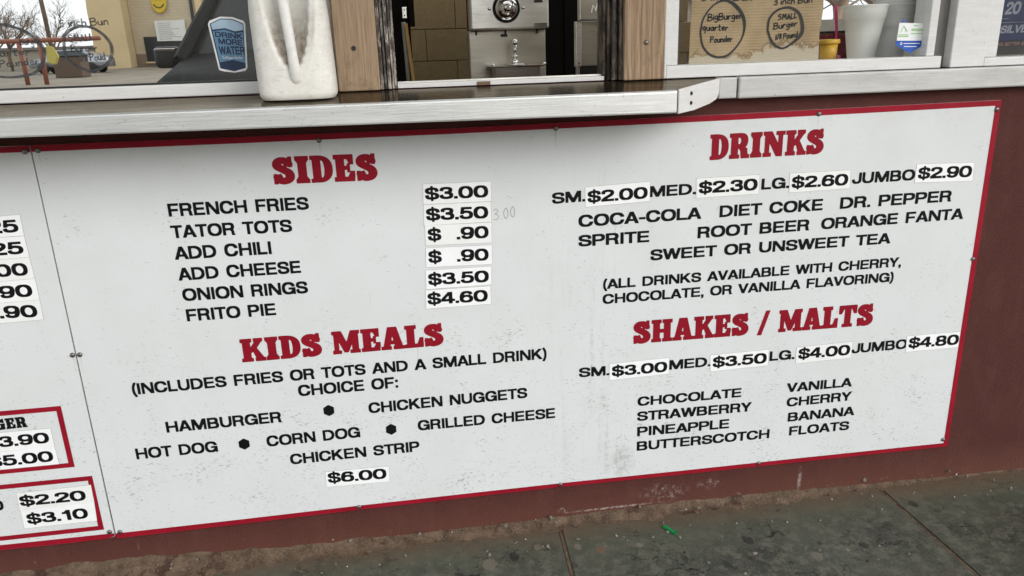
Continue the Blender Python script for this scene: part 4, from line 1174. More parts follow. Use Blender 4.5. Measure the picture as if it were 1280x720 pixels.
BR_ = [(x, z) for x, z in TO[:-1]] + [(2.4045, 1.1533)]
strip('red_border', TI, BR_, YB - .0004, BORDER_RED, board)
strip('red_border', BO[:-1] + [(2.4055, .1162)], BI, YB - .0004, BORDER_RED, board)
strip('red_border', [(2.4055, .1162), (2.4055, .7147), (2.4045, 1.1533)], [(2.4210, .1161), (2.4220, .6731), (2.4210, 1.1535)], YB - .0004, BORDER_RED, board)
for x, z in [(.0134, 1.1403), (.6348, 1.1329), (1.2071, 1.1348), (1.9007, 1.1398), (2.4098, 1.1295), (2.408, .7146), (2.4018, .1421), (.0121, .134), (.6379, .1301), (1.2062, .1314), (1.8056, .13), (.008, .6425)]:
    screw(board, x, z, YB - .0005)

board2 = thing('menu_board', 'white menu board with red boxed prices, cut off by the left edge of the photo', 'menu board', (-.6, 0, .115))
bm = bmesh.new(); prism(bm, [(-1.4, .105), (-.29, .118), (-.10, .1165), (-.02, .1178), (-.0035, .1215), (-.0028, 1.1524), (-1.4, 1.1500)], YB, -.0015)
bm_obj('sheet', bm, BOARD, board2)
strip('red_border', [(-1.4, 1.137), (-.0697, 1.1385), (-.0028, 1.1372)], [(-1.4, 1.150), (-.0669, 1.1514), (-.0028, 1.1524)], YB - .0004, BORDER_RED, board2)
strip('red_border', [(-1.4, .1055), (-.29, .1183), (-.10, .1168), (-.02, .1180), (-.0033, .1225)], [(-1.4, .121), (-.29, .1335), (-.10, .1325), (-.02, .1322), (-.0033, .1318)], YB - .0004, BORDER_RED, board2)
for x, z in [(-.014, 1.139), (-.0135, .1375), (-.0086, .643)]: screw(board2, x, z, YB - .0005)
def redbox(x0, z0, x1, z1, w):
    y = YB - .0004
    bm = bmesh.new()
    def q(a, b, c_, d): bm.faces.new([bm.verts.new((p[0], y, p[1])) for p in ((a, b), (c_, b), (c_, d), (a, d))])
    q(x0, z0, x1, z0 + w); q(x0, z1 - w, x1, z1); q(x1 - w, z0 + w, x1, z1 - w); q(x0, z0 + w, x0 + w, z1 - w)
    bm_obj('red_box_outline', bm, BORDER_RED, board2)
redbox(-.80, .3381, -.0618, .5108, .0130)
redbox(-.80, .1460, -.0256, .3080, .0130)
YT = YB - .0005
for txt, x0, z0, x1, z1, cap in LINES:
    if txt.endswith('*'):
        typeset('heading_lettering', txt[:-1], x0, z0, x1, z1, cap, YT, RED_INK, board, G, 1 / 44, label='dark red slab heading lettering', space=.40)
    else:
        typeset('lettering', txt, x0, z0, x1, z1, cap, YT, BLACK_INK, board, label=None)
for x, z in [(.5863, .4296), (.3605, .3558), (.7437, .357)]:
    typeset('bullet', '@', x - .0145, z - .0155, x + .0145, z - .0155, .031, YT, BLACK_INK, board)
EDGE_M = plain('grey_label_edge', (.33, .32, .30), .7, var=.4, scale=90)  # thin grey rim showing around each price label
LABELS = [plain('price_vinyl', (v, v, v * w), .38, var=.035, scale=18) for v, w in ((.88, 1.0), (.85, .985), (.87, .99), (.83, .975))]
def price(parent, q, txt, x0, z0, x1, z1, cap):
    bm = bmesh.new(); prism(bm, q, YB - .0009, YB - .0001)
    st = bm_obj('price_label', bm, random.choice(LABELS), parent, label='white stick-on price ' + txt)
    cx_, cz_ = sum(p[0] for p in q) / 4, sum(p[1] for p in q) / 4
    bm = bmesh.new(); prism(bm, [(p[0] + math.copysign(.0007, p[0] - cx_), p[1] + math.copysign(.0007, p[1] - cz_)) for p in q], YB - .0005, YB - .0001)
    bm_obj('grey_edge', bm, EDGE_M, st)
    sp = {'$ .90': 1.15}.get(txt, .3)
    typeset('price_lettering', txt, x0, z0, x1, z1, cap, YB - .0012, BLACK_INK, st, space=sp)
for q, t in STK: price(board, q, *t)
for q, t in STKL: price(board2, q, *t)
typeset('heading_lettering', 'GER', -.2250, .4602, -.1489, .4616, .0283, YT, BLACK_INK, board2, G, 1 / 34, label='black slab letters GER')
typeset('lettering', 'O', -.2812, .2354, -.252, .2349, .0295, YT, BLACK_INK, board2)
handwrite('pencil_note', [('3.00', 1.0435, 1.099, .915, .0165, .05, .03)], .0013, YT, PENCIL, board, 'faint pencilled 3.00 beside the second price')

# ------------------------------------------------------------------ jug on the ledge
def jug():
    j = thing('plastic_jug', 'scuffed milky white plastic jug with its handle facing out on the metal ledge', 'jug', (.614, -.08, 1.235))
    cx, cy, z0 = .6145, -.080, 1.2345
    hs_ = [0, .004, .012, .03, .06, .09, .12, .15, .18, .21, .235, .255, .27, .28, .285, .30, .305]
    sc_ = [.90, .97, 1.0, 1.005, 1.0, .995, .99, .985, .98, .95, .85, .66, .42, .26, .23, .23, .21]
    na = 96
    nh = 70
    hh = np.linspace(0, .305, nh); hh[1] = .0015; 
    V, F = [], []
    for h in hh:
        s_ = float(np.interp(h, hs_, sc_))
        for i in range(na):
            a = 2 * math.pi * i / na; c_, q = math.cos(a), math.sin(a)
            n_ = 3.4
            x = .0835 * s_ * math.copysign(abs(c_) ** (2 / n_), c_)
            y = .060 * s_ * math.copysign(abs(q) ** (2 / n_), q)
            if q < 0:
                e = (x / .050) ** 2 + ((h - .265) / .205) ** 2
                if e < 1 and h < .25: y += .030 * (1 - e) ** .55 * s_
            x += (-.003 - .006 * h / .3) if True else 0
            V.append((cx + x, cy + y, z0 + h))
    for k in range(nh - 1):
        for i in range(na):
            i2 = (i + 1) % na
            F.append((k * na + i, k * na + i2, (k + 1) * na + i2, (k + 1) * na + i))
    F.append(tuple(range(na))[::-1])
    pyd('jug_body', V, F, JUG, j, True)
    bm = bmesh.new()
    pts = catmull([(.6145, -.128, 1.268), (.6145, -.139, 1.282), (.6135, -.143, 1.31), (.6105, -.143, 1.36), (.607, -.141, 1.41), (.604, -.137, 1.45), (.603, -.125, 1.485), (.603, -.10, 1.505)], 8)
    rings = []
    for k, p in enumerate(pts):
        w = float(np.interp(p[2], [1.265, 1.28, 1.33, 1.42, 1.5], [.0115, .0125, .0105, .0115, .013]))
        d = .009
        t = pts[min(k + 1, len(pts) - 1)] - pts[max(k - 1, 0)]; t /= np.linalg.norm(t)
        nrm = np.cross(t, [1, 0, 0]); nrm /= np.linalg.norm(nrm)
        rings.append([bm.verts.new(tuple(p + np.array([1, 0, 0]) * w * math.cos(a) + nrm * d * math.sin(a))) for a in np.linspace(0, 2 * math.pi, 16, endpoint=False)])
    for a, b in zip(rings, rings[1:]):
        for i in range(16): bm.faces.new((a[i], a[(i + 1) % 16], b[(i + 1) % 16], b[i]))
    bm.faces.new(rings[0][::-1]); bm.faces.new(rings[-1])
    bm_obj('handle', bm, plain('handle_plastic', (.72, .705, .67), .42, var=.10, scale=60), j, True)
    bm = bmesh.new(); lathe(bm, [(.021, .300), (.021, .325), (.019, .328), (.0001, .328)], (cx - .008, cy, z0), 28)
    bm_obj('screw_cap', bm, LABEL_W, j)
jug()

# ------------------------------------------------------------------ behind the hatch
def machine():
    m = thing('milkshake_machine', 'stainless steel soft drink dispenser with a round chrome dial seen through the hatch', 'dispenser', (1.23, .95, .9))
    box('front_panel', 1.096, 1.372, .895, .99, 1.3900, 2.05, STEEL, m, .006)
    box('cabinet', 1.091, 1.367, .94, 1.03, .92, 1.3885, STEEL_D, m, .004)
    bm = bmesh.new(); lathe(bm, [(.0470, 0), (.0480, -.004), (.0460, -.009), (.0435, -.010), (.0430, -.004)], (1.2215, .8945, 1.459), 48, 'y')
    d = bm_obj('dial', bm, BLACK, m, True)
    bm = bmesh.new(); lathe(bm, [(.0425, -.0035), (.0380, -.012), (.026, -.018), (.0165, -.020), (.0160, -.034), (.013, -.038), (.0001, -.038)], (1.2215, .8945, 1.459), 48, 'y')
    bm_obj('dial_cap', bm, CHROME, d, True)
    bm = bmesh.new(); bx(bm, 1.2165, 1.2265, .843, .8555, 1.452, 1.468, .002); bx(bm, 1.203, 1.219, .862, .874, 1.440, 1.452, .002)
    bm_obj('dial_grip', bm, CREAM, d)
    for x in (1.163, 1.281): screw(m, x, 1.459, .8945, .006, CHROME, 'panel_screw')
    box('rating_plate', 1.318, 1.364, .892, .8945, 1.395, 1.409, CHROME, m, .0005)
    box('logo_strip', 1.320, 1.350, .892, .8945, 1.476, 1.484, BLACK, m, .0005)
    box('slot', 1.205, 1.229, .9365, .9395, 1.366, 1.376, BLACK, m, .0005)
    for x in (1.118, 1.222, 1.335): box('hook', x - .003, x + .003, .930, .9395, 1.374, 1.389, BLACK, m, .001)
    p = thing('syrup_pot', 'small square steel pot with a ball topped pump handle before the dispenser', 'pot', (1.24, .83, 1.15))
    bm = bmesh.new()
    def rect(x0, x1, y0, y1, z): return [bm.verts.new(q) for q in ((x0, y0, z), (x1, y0, z), (x1, y1, z), (x0, y1, z))]
    a = rect(1.172, 1.306, .775, .905, 1.15); b = rect(1.163, 1.314, .765, .915, 1.266)
    bm.faces.new(a)
    for i in range(4): bm.faces.new((a[i], a[(i + 1) % 4], b[(i + 1) % 4], b[i]))
    bmesh.ops.bevel(bm, geom=[e for e in bm.edges], offset=.006, segments=2, affect='EDGES')
    bm_obj('pot_body', bm, STEEL_D, p)
    box('pot_lid', 1.150, 1.330, .755, .925, 1.2665, 1.2715, CHROME, p, .002)
    for x in (1.153, 1.327):
        bm = bmesh.new(); lathe(bm, [(.006, 0), (.008, .004), (.005, .008), (.0001, .009)], (x, .765, 1.2700), 14); bm_obj('lid_knob', bm, CHROME, p, True)
    bm = bmesh.new(); lathe(bm, [(.034, 0), (.032, .003), (.018, .006), (.013, .010), (.0085, .016), (.0085, .022), (.011, .026), (.011, .030), (.006, .034)], (1.237, .83, 1.2720), 24)
    bm_obj('pump_collar', bm, CHROME, p, True)
    bm = bmesh.new(); tube(bm, [(1.237, .83, 1.30), (1.2375, .83, 1.318), (1.238, .83, 1.335)], .0035, 12, .006)
    lathe(bm, [(.0001, 1.330), (.008, 1.332), (.0115, 1.339), (.0125, 1.346), (.010, 1.353), (.005, 1.357), (.0001, 1.358)], (1.238, .83, 0), 20)
    bm_obj('pump_lever', bm, CHROME, p, True)
machine()
def nan_box():
    m = thing('wall_dispenser', 'grey steel box with raised script lettering on a pillar at the right of the hatch', 'dispenser', (1.43, .5, 1.2))
    b = box('cabinet', 1.388, 1.52, .50, .53, 1.3990, 1.95, STEEL_D, m, .004)
    P = hand_paths('Nan', 1.425, 1.474, 1.421, .0115, .28, .0, .1)
    bm = bmesh.new()
    for s_ in P:
        tube(bm, [(q[0], .4985, q[1]) for q in s_], .0023, 6)
    bm_obj('raised_script', bm, STEEL, b)
    box('column', 1.398, 1.4565, .53, .56, 1.2660, 1.3980, STEEL_D, m, .002)
    box('column_flange', 1.381, 1.3975, .515, .545, 1.2660, 1.3980, STEEL, m, .001)
    box('foot', 1.385, 1.393, .52, .545, .90, 1.2655, STEEL_D, m, .001)
    box('base_unit', 1.3935, 1.4575, .525, .56, .92, 1.2650, BLACK, m, .002)
    box('side_trim', 1.458, 1.472, .52, .60, .95, 1.395, CREAM, m, .001)
    screw(m, 1.389, 1.276, .515, .0025, BLACK, 'panel_screw')
nan_box()
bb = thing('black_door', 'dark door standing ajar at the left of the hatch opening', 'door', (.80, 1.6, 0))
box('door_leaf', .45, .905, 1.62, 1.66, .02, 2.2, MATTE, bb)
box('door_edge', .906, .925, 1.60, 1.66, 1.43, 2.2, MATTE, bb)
lt = box('latch', .873, .893, 1.585, 1.598, 1.462, 1.508, CHROME, bb, .002)
bm = bmesh.new()
for z in (1.474, 1.497): lathe(bm, [(.003, 1.5845), (.003, 1.5835)], (.883, 0, z), 8, 'y')
bm_obj('latch_hole', bm, BLACK, lt)
rod = thing('steel_pole', 'grey metal pole leaning by the dark door', 'pole', (.873, 1.5, 0))
bm = bmesh.new(); tube(bm, [(.879, 1.5, .0), (.879, 1.5, 1.20), (.874, 1.5, 1.445)], .0085, 12); bm_obj('pole_shaft', bm, GREYP, rod, True)
stk = thing('wooden_stick', 'yellow wooden stick leaning beside the grey pole', 'stick', (.90, 1.49, 0))
bm = bmesh.new(); prism(bm, [(.985, .0), (.999, .0), (.9005 + .006, 1.204), (.884 + .006, 1.440), (.871 + .006, 1.440), (.889 + .004, 1.204)], 1.485, 1.497); bm_obj('stick_shaft', bm, STICK_Y, stk)
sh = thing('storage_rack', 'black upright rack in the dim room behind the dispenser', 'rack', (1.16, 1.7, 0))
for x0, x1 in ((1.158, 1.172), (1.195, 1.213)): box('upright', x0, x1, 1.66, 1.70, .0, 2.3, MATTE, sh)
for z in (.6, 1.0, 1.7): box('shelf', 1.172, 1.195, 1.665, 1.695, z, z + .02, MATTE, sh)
sh2 = thing('added_cupboard', 'black cupboard added to darken the gap between the dispenser and the script lettered box', 'cupboard', (1.62, 1.8, 0))  # matte black body added to keep this gap dark
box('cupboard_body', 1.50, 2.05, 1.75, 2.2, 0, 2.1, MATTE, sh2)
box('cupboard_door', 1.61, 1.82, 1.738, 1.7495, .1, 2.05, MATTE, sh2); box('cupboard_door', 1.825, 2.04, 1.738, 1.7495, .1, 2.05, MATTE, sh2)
ct = thing('work_counter', 'steel topped counter carrying the dispenser and the syrup pot', 'counter', (1.2, 1.0, 0))
box('counter_top', .95, 2.2, .50, 1.35, 1.125, 1.148, STEEL_D, ct, .003) if False else box('counter_top', .95, 1.372, .72, 1.36, .895, .918, STEEL_D, ct, .003)
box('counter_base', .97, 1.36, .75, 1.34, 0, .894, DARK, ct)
box('pot_stand', 1.16, 1.32, .74, .93, .9185, 1.148, STEEL_D, ct, .002)

# ------------------------------------------------------------------ behind the right window
cb = thing('cardboard_sign', 'brown cardboard burger size sign with two marker circles behind the right window', 'sign', (1.75, .07, 1.27))
bm = bmesh.new()
pr = [(1.570, 1.2735), (1.62, 1.2725), (1.75, 1.2735), (1.86, 1.2725), (1.924, 1.2730), (1.921, 1.335), (1.926, 1.40), (1.920, 1.47), (1.922, 1.62), (1.573, 1.62), (1.572, 1.44)]
prism(bm, pr, .060, .064)
bm_obj('card_panel', bm, CARD, cb)
yk = .0590
handwrite('marker_writing', [
    ('5 inch Bun', 1.598, 1.73, 1.4255, .0078, -.02),
    ('BigBurger', 1.6160, 1.7060, 1.3780, .0088, .02), ('quarter', 1.6030, 1.670, 1.3540, .0085, -.03), ('Pounder', 1.6250, 1.683, 1.3240, .0080, .02)], .0031, yk, MARKER, cb, 'marker words for the big burger')
handwrite('marker_writing', [
    ('3 inch Bun', 1.7900, 1.893, 1.4110, .0082, .03),
    ('SMALL', 1.8040, 1.8540, 1.3740, .0078, .06), ('Burger', 1.7940, 1.8560, 1.3520, .0080, .10), ('1/8 Pound', 1.8010, 1.8600, 1.3260, .0075, .08)], .0031, yk, MARKER, cb, 'marker words for the small burger')
ring('marker_circle', [(1.597, 1.350), (1.604, 1.383), (1.628, 1.413), (1.660, 1.4245), (1.690, 1.409), (1.711, 1.380), (1.713, 1.346), (1.698, 1.315), (1.668, 1.290), (1.632, 1.2915), (1.606, 1.315)], [.0045, .0042, .0038, .006, .009, .0085, .005, .004, .0058, .0055, .005, .0045], yk - .0003, MARKER, cb, 'larger marker circle around the big burger words')
ring('marker_circle', [(1.777, 1.350), (1.781, 1.379), (1.802, 1.3985), (1.833, 1.403), (1.860, 1.388), (1.872, 1.356), (1.868, 1.335), (1.842, 1.313), (1.818, 1.3045), (1.792, 1.320)], [.006, .0055, .0055, .0065, .0075, .0095, .010, .0055, .005, .0065, .006], yk - .0003, MARKER, cb, 'smaller marker circle around the small burger words')
cup_prof = [(.0001, 0), (.0325, 0), (.0345, .002), (.0435, .062), (.0505, .105), (.0520, .106), (.0555, .130), (.0565, .1365), (.0580, .1385), (.0575, .1415), (.0550, .1410), (.0525, .137), (.048, .105), (.0325, .006), (.0001, .005)]
def cup(x, y, z, label, group=None, zs=1.0):
    c_ = thing('foam_cup', label, 'cup', (x, y, z), group)
    bm = bmesh.new(); lathe(bm, cup_prof, (x, y, z), 40, 'z', False); [setattr(v.co, 'z', z + (v.co.z - z) * zs) for v in bm.verts]; bm_obj('cup_wall', bm, FOAM, c_, True)
cup(2.090, .135, 1.2655, 'single white foam cup on the sill beside the blue shield sticker')
stack_y = .175
for k in range(5):
    cup(2.200, stack_y, 1.2655 + .0165 * k, ['lowest', 'second lowest', 'middle', 'second highest', 'topmost'][k] + ' foam cup in the stack behind the blue shield sticker', 'foam cups nested in a stack', .78)
tub = thing('sauce_tub', 'small cream tub with a yellow lid beside the cardboard sign', 'tub', (1.990, .13, 1.2655))
bm = bmesh.new(); lathe(bm, [(.020, 0), (.0235, .045)], (1.990, .13, 1.2655), 24); bm_obj('tub_body', bm, YEL, tub, True)
bm = bmesh.new(); lathe(bm, [(.0275, .0455), (.0285, .048), (.028, .054), (.0262, .057), (.0001, .0575)], (1.990, .13, 1.2655), 24); bm_obj('tub_lid', bm, YEL, tub, True)
box('red_mark', 2.000, 2.012, .1035, .106, 1.270, 1.281, MAROON, tub, .0005)
nap = thing('maroon_tray', 'dark maroon plastic tray on the sill behind the yellow lidded tub', 'tray', (2.03, .25, 1.2655))
box('tray_side', 2.030, 2.150, .22, .30, 1.2660, 1.338, MAROON, nap, .003)
box('tray_lip', 2.025, 2.155, .216, .304, 1.3385, 1.3445, BLACK, nap, .001)
stw = thing('pink_straw', 'bright pink straw standing in the maroon tray', 'straw', (2.0, .215, 1.27))
bm = bmesh.new(); tube(bm, [(2.058, .205, 1.275), (2.052, .205, 1.352), (2.044, .205, 1.412)], .0042, 10); bm_obj('straw_tube', bm, PINK, stw, True)
cl = thing('plastic_sleeve', 'grey plastic sleeves standing at the left end of the right window', 'sleeve', (1.545, .1, 1.2655))
for k, (x, w) in enumerate([(1.525, .006), (1.534, .005), (1.543, .009), (1.556, .005)]):
    box('sleeve_sheet', x, x + w, .090 + .006 * k, .12 + .006 * k, 1.2660, 1.66, [GREYP, BLACK, plain('clear_film_grey', (.30, .31, .32), .3), GREYP][k], cl, .0008)

bs = thing('window_sticker', 'white and blue shield shaped payment sticker low on the right window', 'sticker', (2.16, .029, 1.28))
def flat(name, pts, y, mat, parent, th=.0004):
    bm = bmesh.new(); prism(bm, pts, y, y + th); return bm_obj(name, bm, mat, parent)
flat('sticker_face', [(2.120, 1.314), (2.122, 1.3575), (2.200, 1.3545), (2.1985, 1.311)], .0285, LABEL_W, bs)
flat('blue_shield', [(2.117, 1.3135), (2.2025, 1.3115), (2.201, 1.3035), (2.160, 1.281), (2.119, 1.303)], .0283, BLUE, bs)
flat('blue_tab', [(2.125, 1.3580), (2.137, 1.3585), (2.136, 1.3655), (2.132, 1.3655)], .0285, BLUE, bs)
V, F = ribbon_mesh([[(2.128, 1.334), (2.135, 1.350)], [(2.135, 1.350), (2.147, 1.336)], [(2.138, 1.345), (2.144, 1.334)]], .0014, .0280)
pyd('green_mark', V, F, GREENP, bs)
V, F = ribbon_mesh([[(2.163, 1.350), (2.176, 1.3495)], [(2.158, 1.341), (2.194, 1.340)], [(2.158, 1.3375), (2.194, 1.3365)], [(2.123, 1.328), (2.150, 1.327)], [(2.123, 1.324), (2.150, 1.323)], [(2.158, 1.330), (2.194, 1.329)]], .0022, .0280)
pyd('green_print', V, F, GREENP, bs)
V, F = ribbon_mesh([[(2.140, 1.306), (2.185, 1.305)], [(2.142, 1.2985), (2.178, 1.2975)], [(2.130, 1.306), (2.133, 1.309), (2.136, 1.306), (2.133, 1.303), (2.130, 1.306)]], .0018, .0278)
pyd('white_print', V, F, LABEL_W, bs)

po = thing('poster', 'dark blue and black event poster in the window at the right edge', 'poster', (2.7, .05, 1.27))
PD = plain('poster_black', (.012, .012, .014), .35); PB = plain('poster_blue', (.007, .018, .070), .35); PG = plain('poster_grey', (.22, .24, .28), .4)
box('poster_sheet', 2.394, 3.1, .042, .0435, 1.268, 1.95, PD, po, .0003)
box('blue_panel', 2.412, 3.08, .0405, .0415, 1.304, 1.93, PB, po, .0002)
typeset('poster_lettering', '20', 2.4290, 1.3700, 2.4710, 1.3710, .0300, .0398, PG, po, shear=.15)
typeset('poster_lettering', 'SILVE', 2.4230, 1.3230, 2.5000, 1.3240, .0190, .0398, PG, po, shear=.2)
typeset('poster_lettering', "BOB'S BETTER B", 2.4040, 1.2905, 2.5000, 1.2915, .0085, .0410, plain('poster_rust', (.20, .12, .10), .5), po, shear=.2)
box('poster_rule', 2.420, 2.443, .0400, .0404, 1.3590, 1.3602, PG, po, 0); box('poster_rule', 2.414, 3.0, .0400, .0404, 1.3498, 1.3508, PG, po, 0)

# writing and sticker on the left pane
yw = .0395
handwrite('faded_writing', [('Burger', .004, .044, 1.369, .0085, .0), ('uarter', -.058, .020, 1.345, .0085, .02), ('Pounder', -.048, .034, 1.322, .0080, .05)], .0026, yw, FADED, wl_)
handwrite('faded_writing', [('5 inch Bun', .094, .196, 1.404, .0085, .02), ('SMALL', .106, .158, 1.3725, .0085, .02), ('Burger', .108, .162, 1.3500, .0085, .0), ('1/8 Poud', .122, .176, 1.3290, .0085, .03)], .0026, yw, FADED, wl_)
ring('faded_circle', [(-.105, 1.355), (-.09, 1.39), (-.04, 1.412), (.004, 1.404), (.041, 1.378), (.0485, 1.350), (.036, 1.318), (.004, 1.303), (-.045, 1.301), (-.09, 1.315)], [.006, .006, .006, .006, .0075, .008, .007, .006, .005, .005, .005], yw - .0003, FADED, wl_)
ring('faded_circle', [(.0925, 1.356), (.102, 1.388), (.132, 1.403), (.165, 1.398), (.191, 1.371), (.192, 1.343), (.176, 1.321), (.145, 1.307), (.118, 1.316), (.097, 1.334)], [.006, .006, .0055, .006, .007, .007, .0075, .007, .006, .006, .006], yw - .0003, FADED, wl_)
ws = thing('window_sticker', 'tumbler shaped blue sticker reading DRINK MORE WATER on the left window', 'sticker', (.45, .039, 1.30))
CUPW = plain('sticker_white', (.80, .80, .78), .4); CB = plain('sticker_mid_blue', (.13, .26, .40), .4); CL_ = plain('sticker_pale_blue', (.40, .54, .66), .4); CN = plain('sticker_navy', (.012, .03, .08), .4)
flat('sticker_outline', [(.421, 1.3000), (.4325, 1.2960), (.455, 1.2930), (.4795, 1.2960), (.4850, 1.303), (.4925, 1.400), (.489, 1.4065), (.466, 1.4150), (.440, 1.4165), (.415, 1.4085), (.4105, 1.401)], .0385, CUPW, ws)
flat('tumbler_edge', [(.4245, 1.3035), (.455, 1.2960), (.4815, 1.3025), (.4890, 1.400), (.466, 1.4110), (.440, 1.4125), (.4145, 1.4020)], .0383, CN, ws)
flat('tumbler_glass', [(.4190, 1.389), (.4465, 1.3915), (.468, 1.3840), (.4865, 1.3860), (.4870, 1.3985), (.465, 1.4090), (.440, 1.4105), (.4170, 1.4010)], .0381, CL_, ws)
flat('tumbler_water', [(.4255, 1.317), (.455, 1.3215), (.4815, 1.314), (.4855, 1.3815), (.468, 1.3800), (.4465, 1.3880), (.4190, 1.3855)], .0381, CB, ws)
typeset('sticker_lettering', 'DRINK', .4235, 1.3730, .4830, 1.3660, .0115, .0377, CN, ws)
typeset('sticker_lettering', 'MORE', .4290, 1.3570, .4810, 1.3520, .0125, .0377, CN, ws)
typeset('sticker_lettering', 'WATER', .4275, 1.3345, .4840, 1.3320, .0175, .0377, CN, ws)
V, F = ribbon_mesh(hand_paths('Culligan Water', .4330, .4780, 1.3250, .0032, -.05), .0008, .0379)
pyd('script_line', V, F, CUPW, ws)

# ------------------------------------------------------------------ across the lot: what the pane mirrors
TAN = m_brickwall('tan_block_wall', (.56, .46, .32), (.61, .50, .35), .2, (.49, .40, .27))
TAN2 = plain('sunlit_tan', (.70, .54, .31), .85, var=.08, scale=.6)  # paler than the blocks: the end wall's brighter light is in the colour
BRW = m_brickwall('brown_brick', (.25, .17, .12), (.30, .20, .15), .1)
far = thing('tan_building', 'tan block building across the lot mirrored in the left window', 'building', (-14, -60, .8))
box('wall', -17.9, 2.0, -70, -60.0, .5, 12.5, TAN, far, .02)
box('wall', -20.2, -17.92, -70, -58.5, .5, 12.8, TAN2, far, .02, 'smooth tan end wall with its sunlight put into the colour')
box('brick_base', -17.9, 2.0, -59.99, -59.88, .5, 1.75, BRW, far, .01)
box('pilaster', -13.2, -12.7, -59.99, -59.75, .5, 8.4, TAN2, far, .01)
box('downpipe', -13.6, -13.42, -59.99, -59.80, .8, 8.4, BLACK, far, .01)
w_ = box('window', -17.15, -15.95, -59.98, -59.84, 1.2, 2.95, BLACK, far, .01); box('sill', -17.25, -15.85, -59.83, -59.7, 1.08, 1.19, TAN2, w_, .01)
d_ = box('door', -15.9, -14.3, -59.98, -59.82, .8, 3.25, BLACK, far, .01); box('door_handle', -14.55, -14.45, -59.81, -59.74, 1.7, 2.0, CHROME, d_, .005)
SIGNW = plain('sign_white', (.75, .75, .70), .5, var=.06, scale=3)
nt = thing('notice_board', 'white printed notice board on the tan building above its dark door', 'sign', (-15.3, -59.7, 2.7))
box('board', -16.2, -14.1, -59.80, -59.72, 2.62, 4.05, SIGNW, nt, .01)
bm = bmesh.new()
for k in range(9):
    z = 3.9 - k * .14; bx(bm, -16.0, -16.0 + random.uniform(.8, 1.7), -59.715, -59.712, z - .03, z)
bm_obj('print_line', bm, GREYP, nt)
sm_ = thing('smiley_sign', 'round yellow smiley face sign high on the tan building', 'sign', (-15.7, -59.7, 4.8))
bm = bmesh.new(); lathe(bm, [(.78, -59.85), (.78, -59.78), (.72, -59.75), (.0001, -59.75)], (-15.70, 0, 5.35), 36, 'y')
for v in bm.verts: v.co.x = -15.70 + (v.co.x + 15.70) * .68
bm_obj('face', bm, plain('smiley_yellow', (.70, .48, .02), .4), sm_)
P = [[(-15.70 + .38 * math.sin(a), 5.37 - .42 * math.cos(a)) for a in np.linspace(-1.1, 1.1, 12)]]
V, F = ribbon_mesh(P, .07, -59.70)
for ex in (-15.84, -15.56):
    b = len(V); V += [(ex + .06 * math.cos(a), -59.70, 5.57 + .13 * math.sin(a)) for a in np.linspace(0, 6.283, 12, endpoint=False)]; F.append(tuple(range(b, b + 12)))
pyd('smile', V, F, BLACK, sm_)

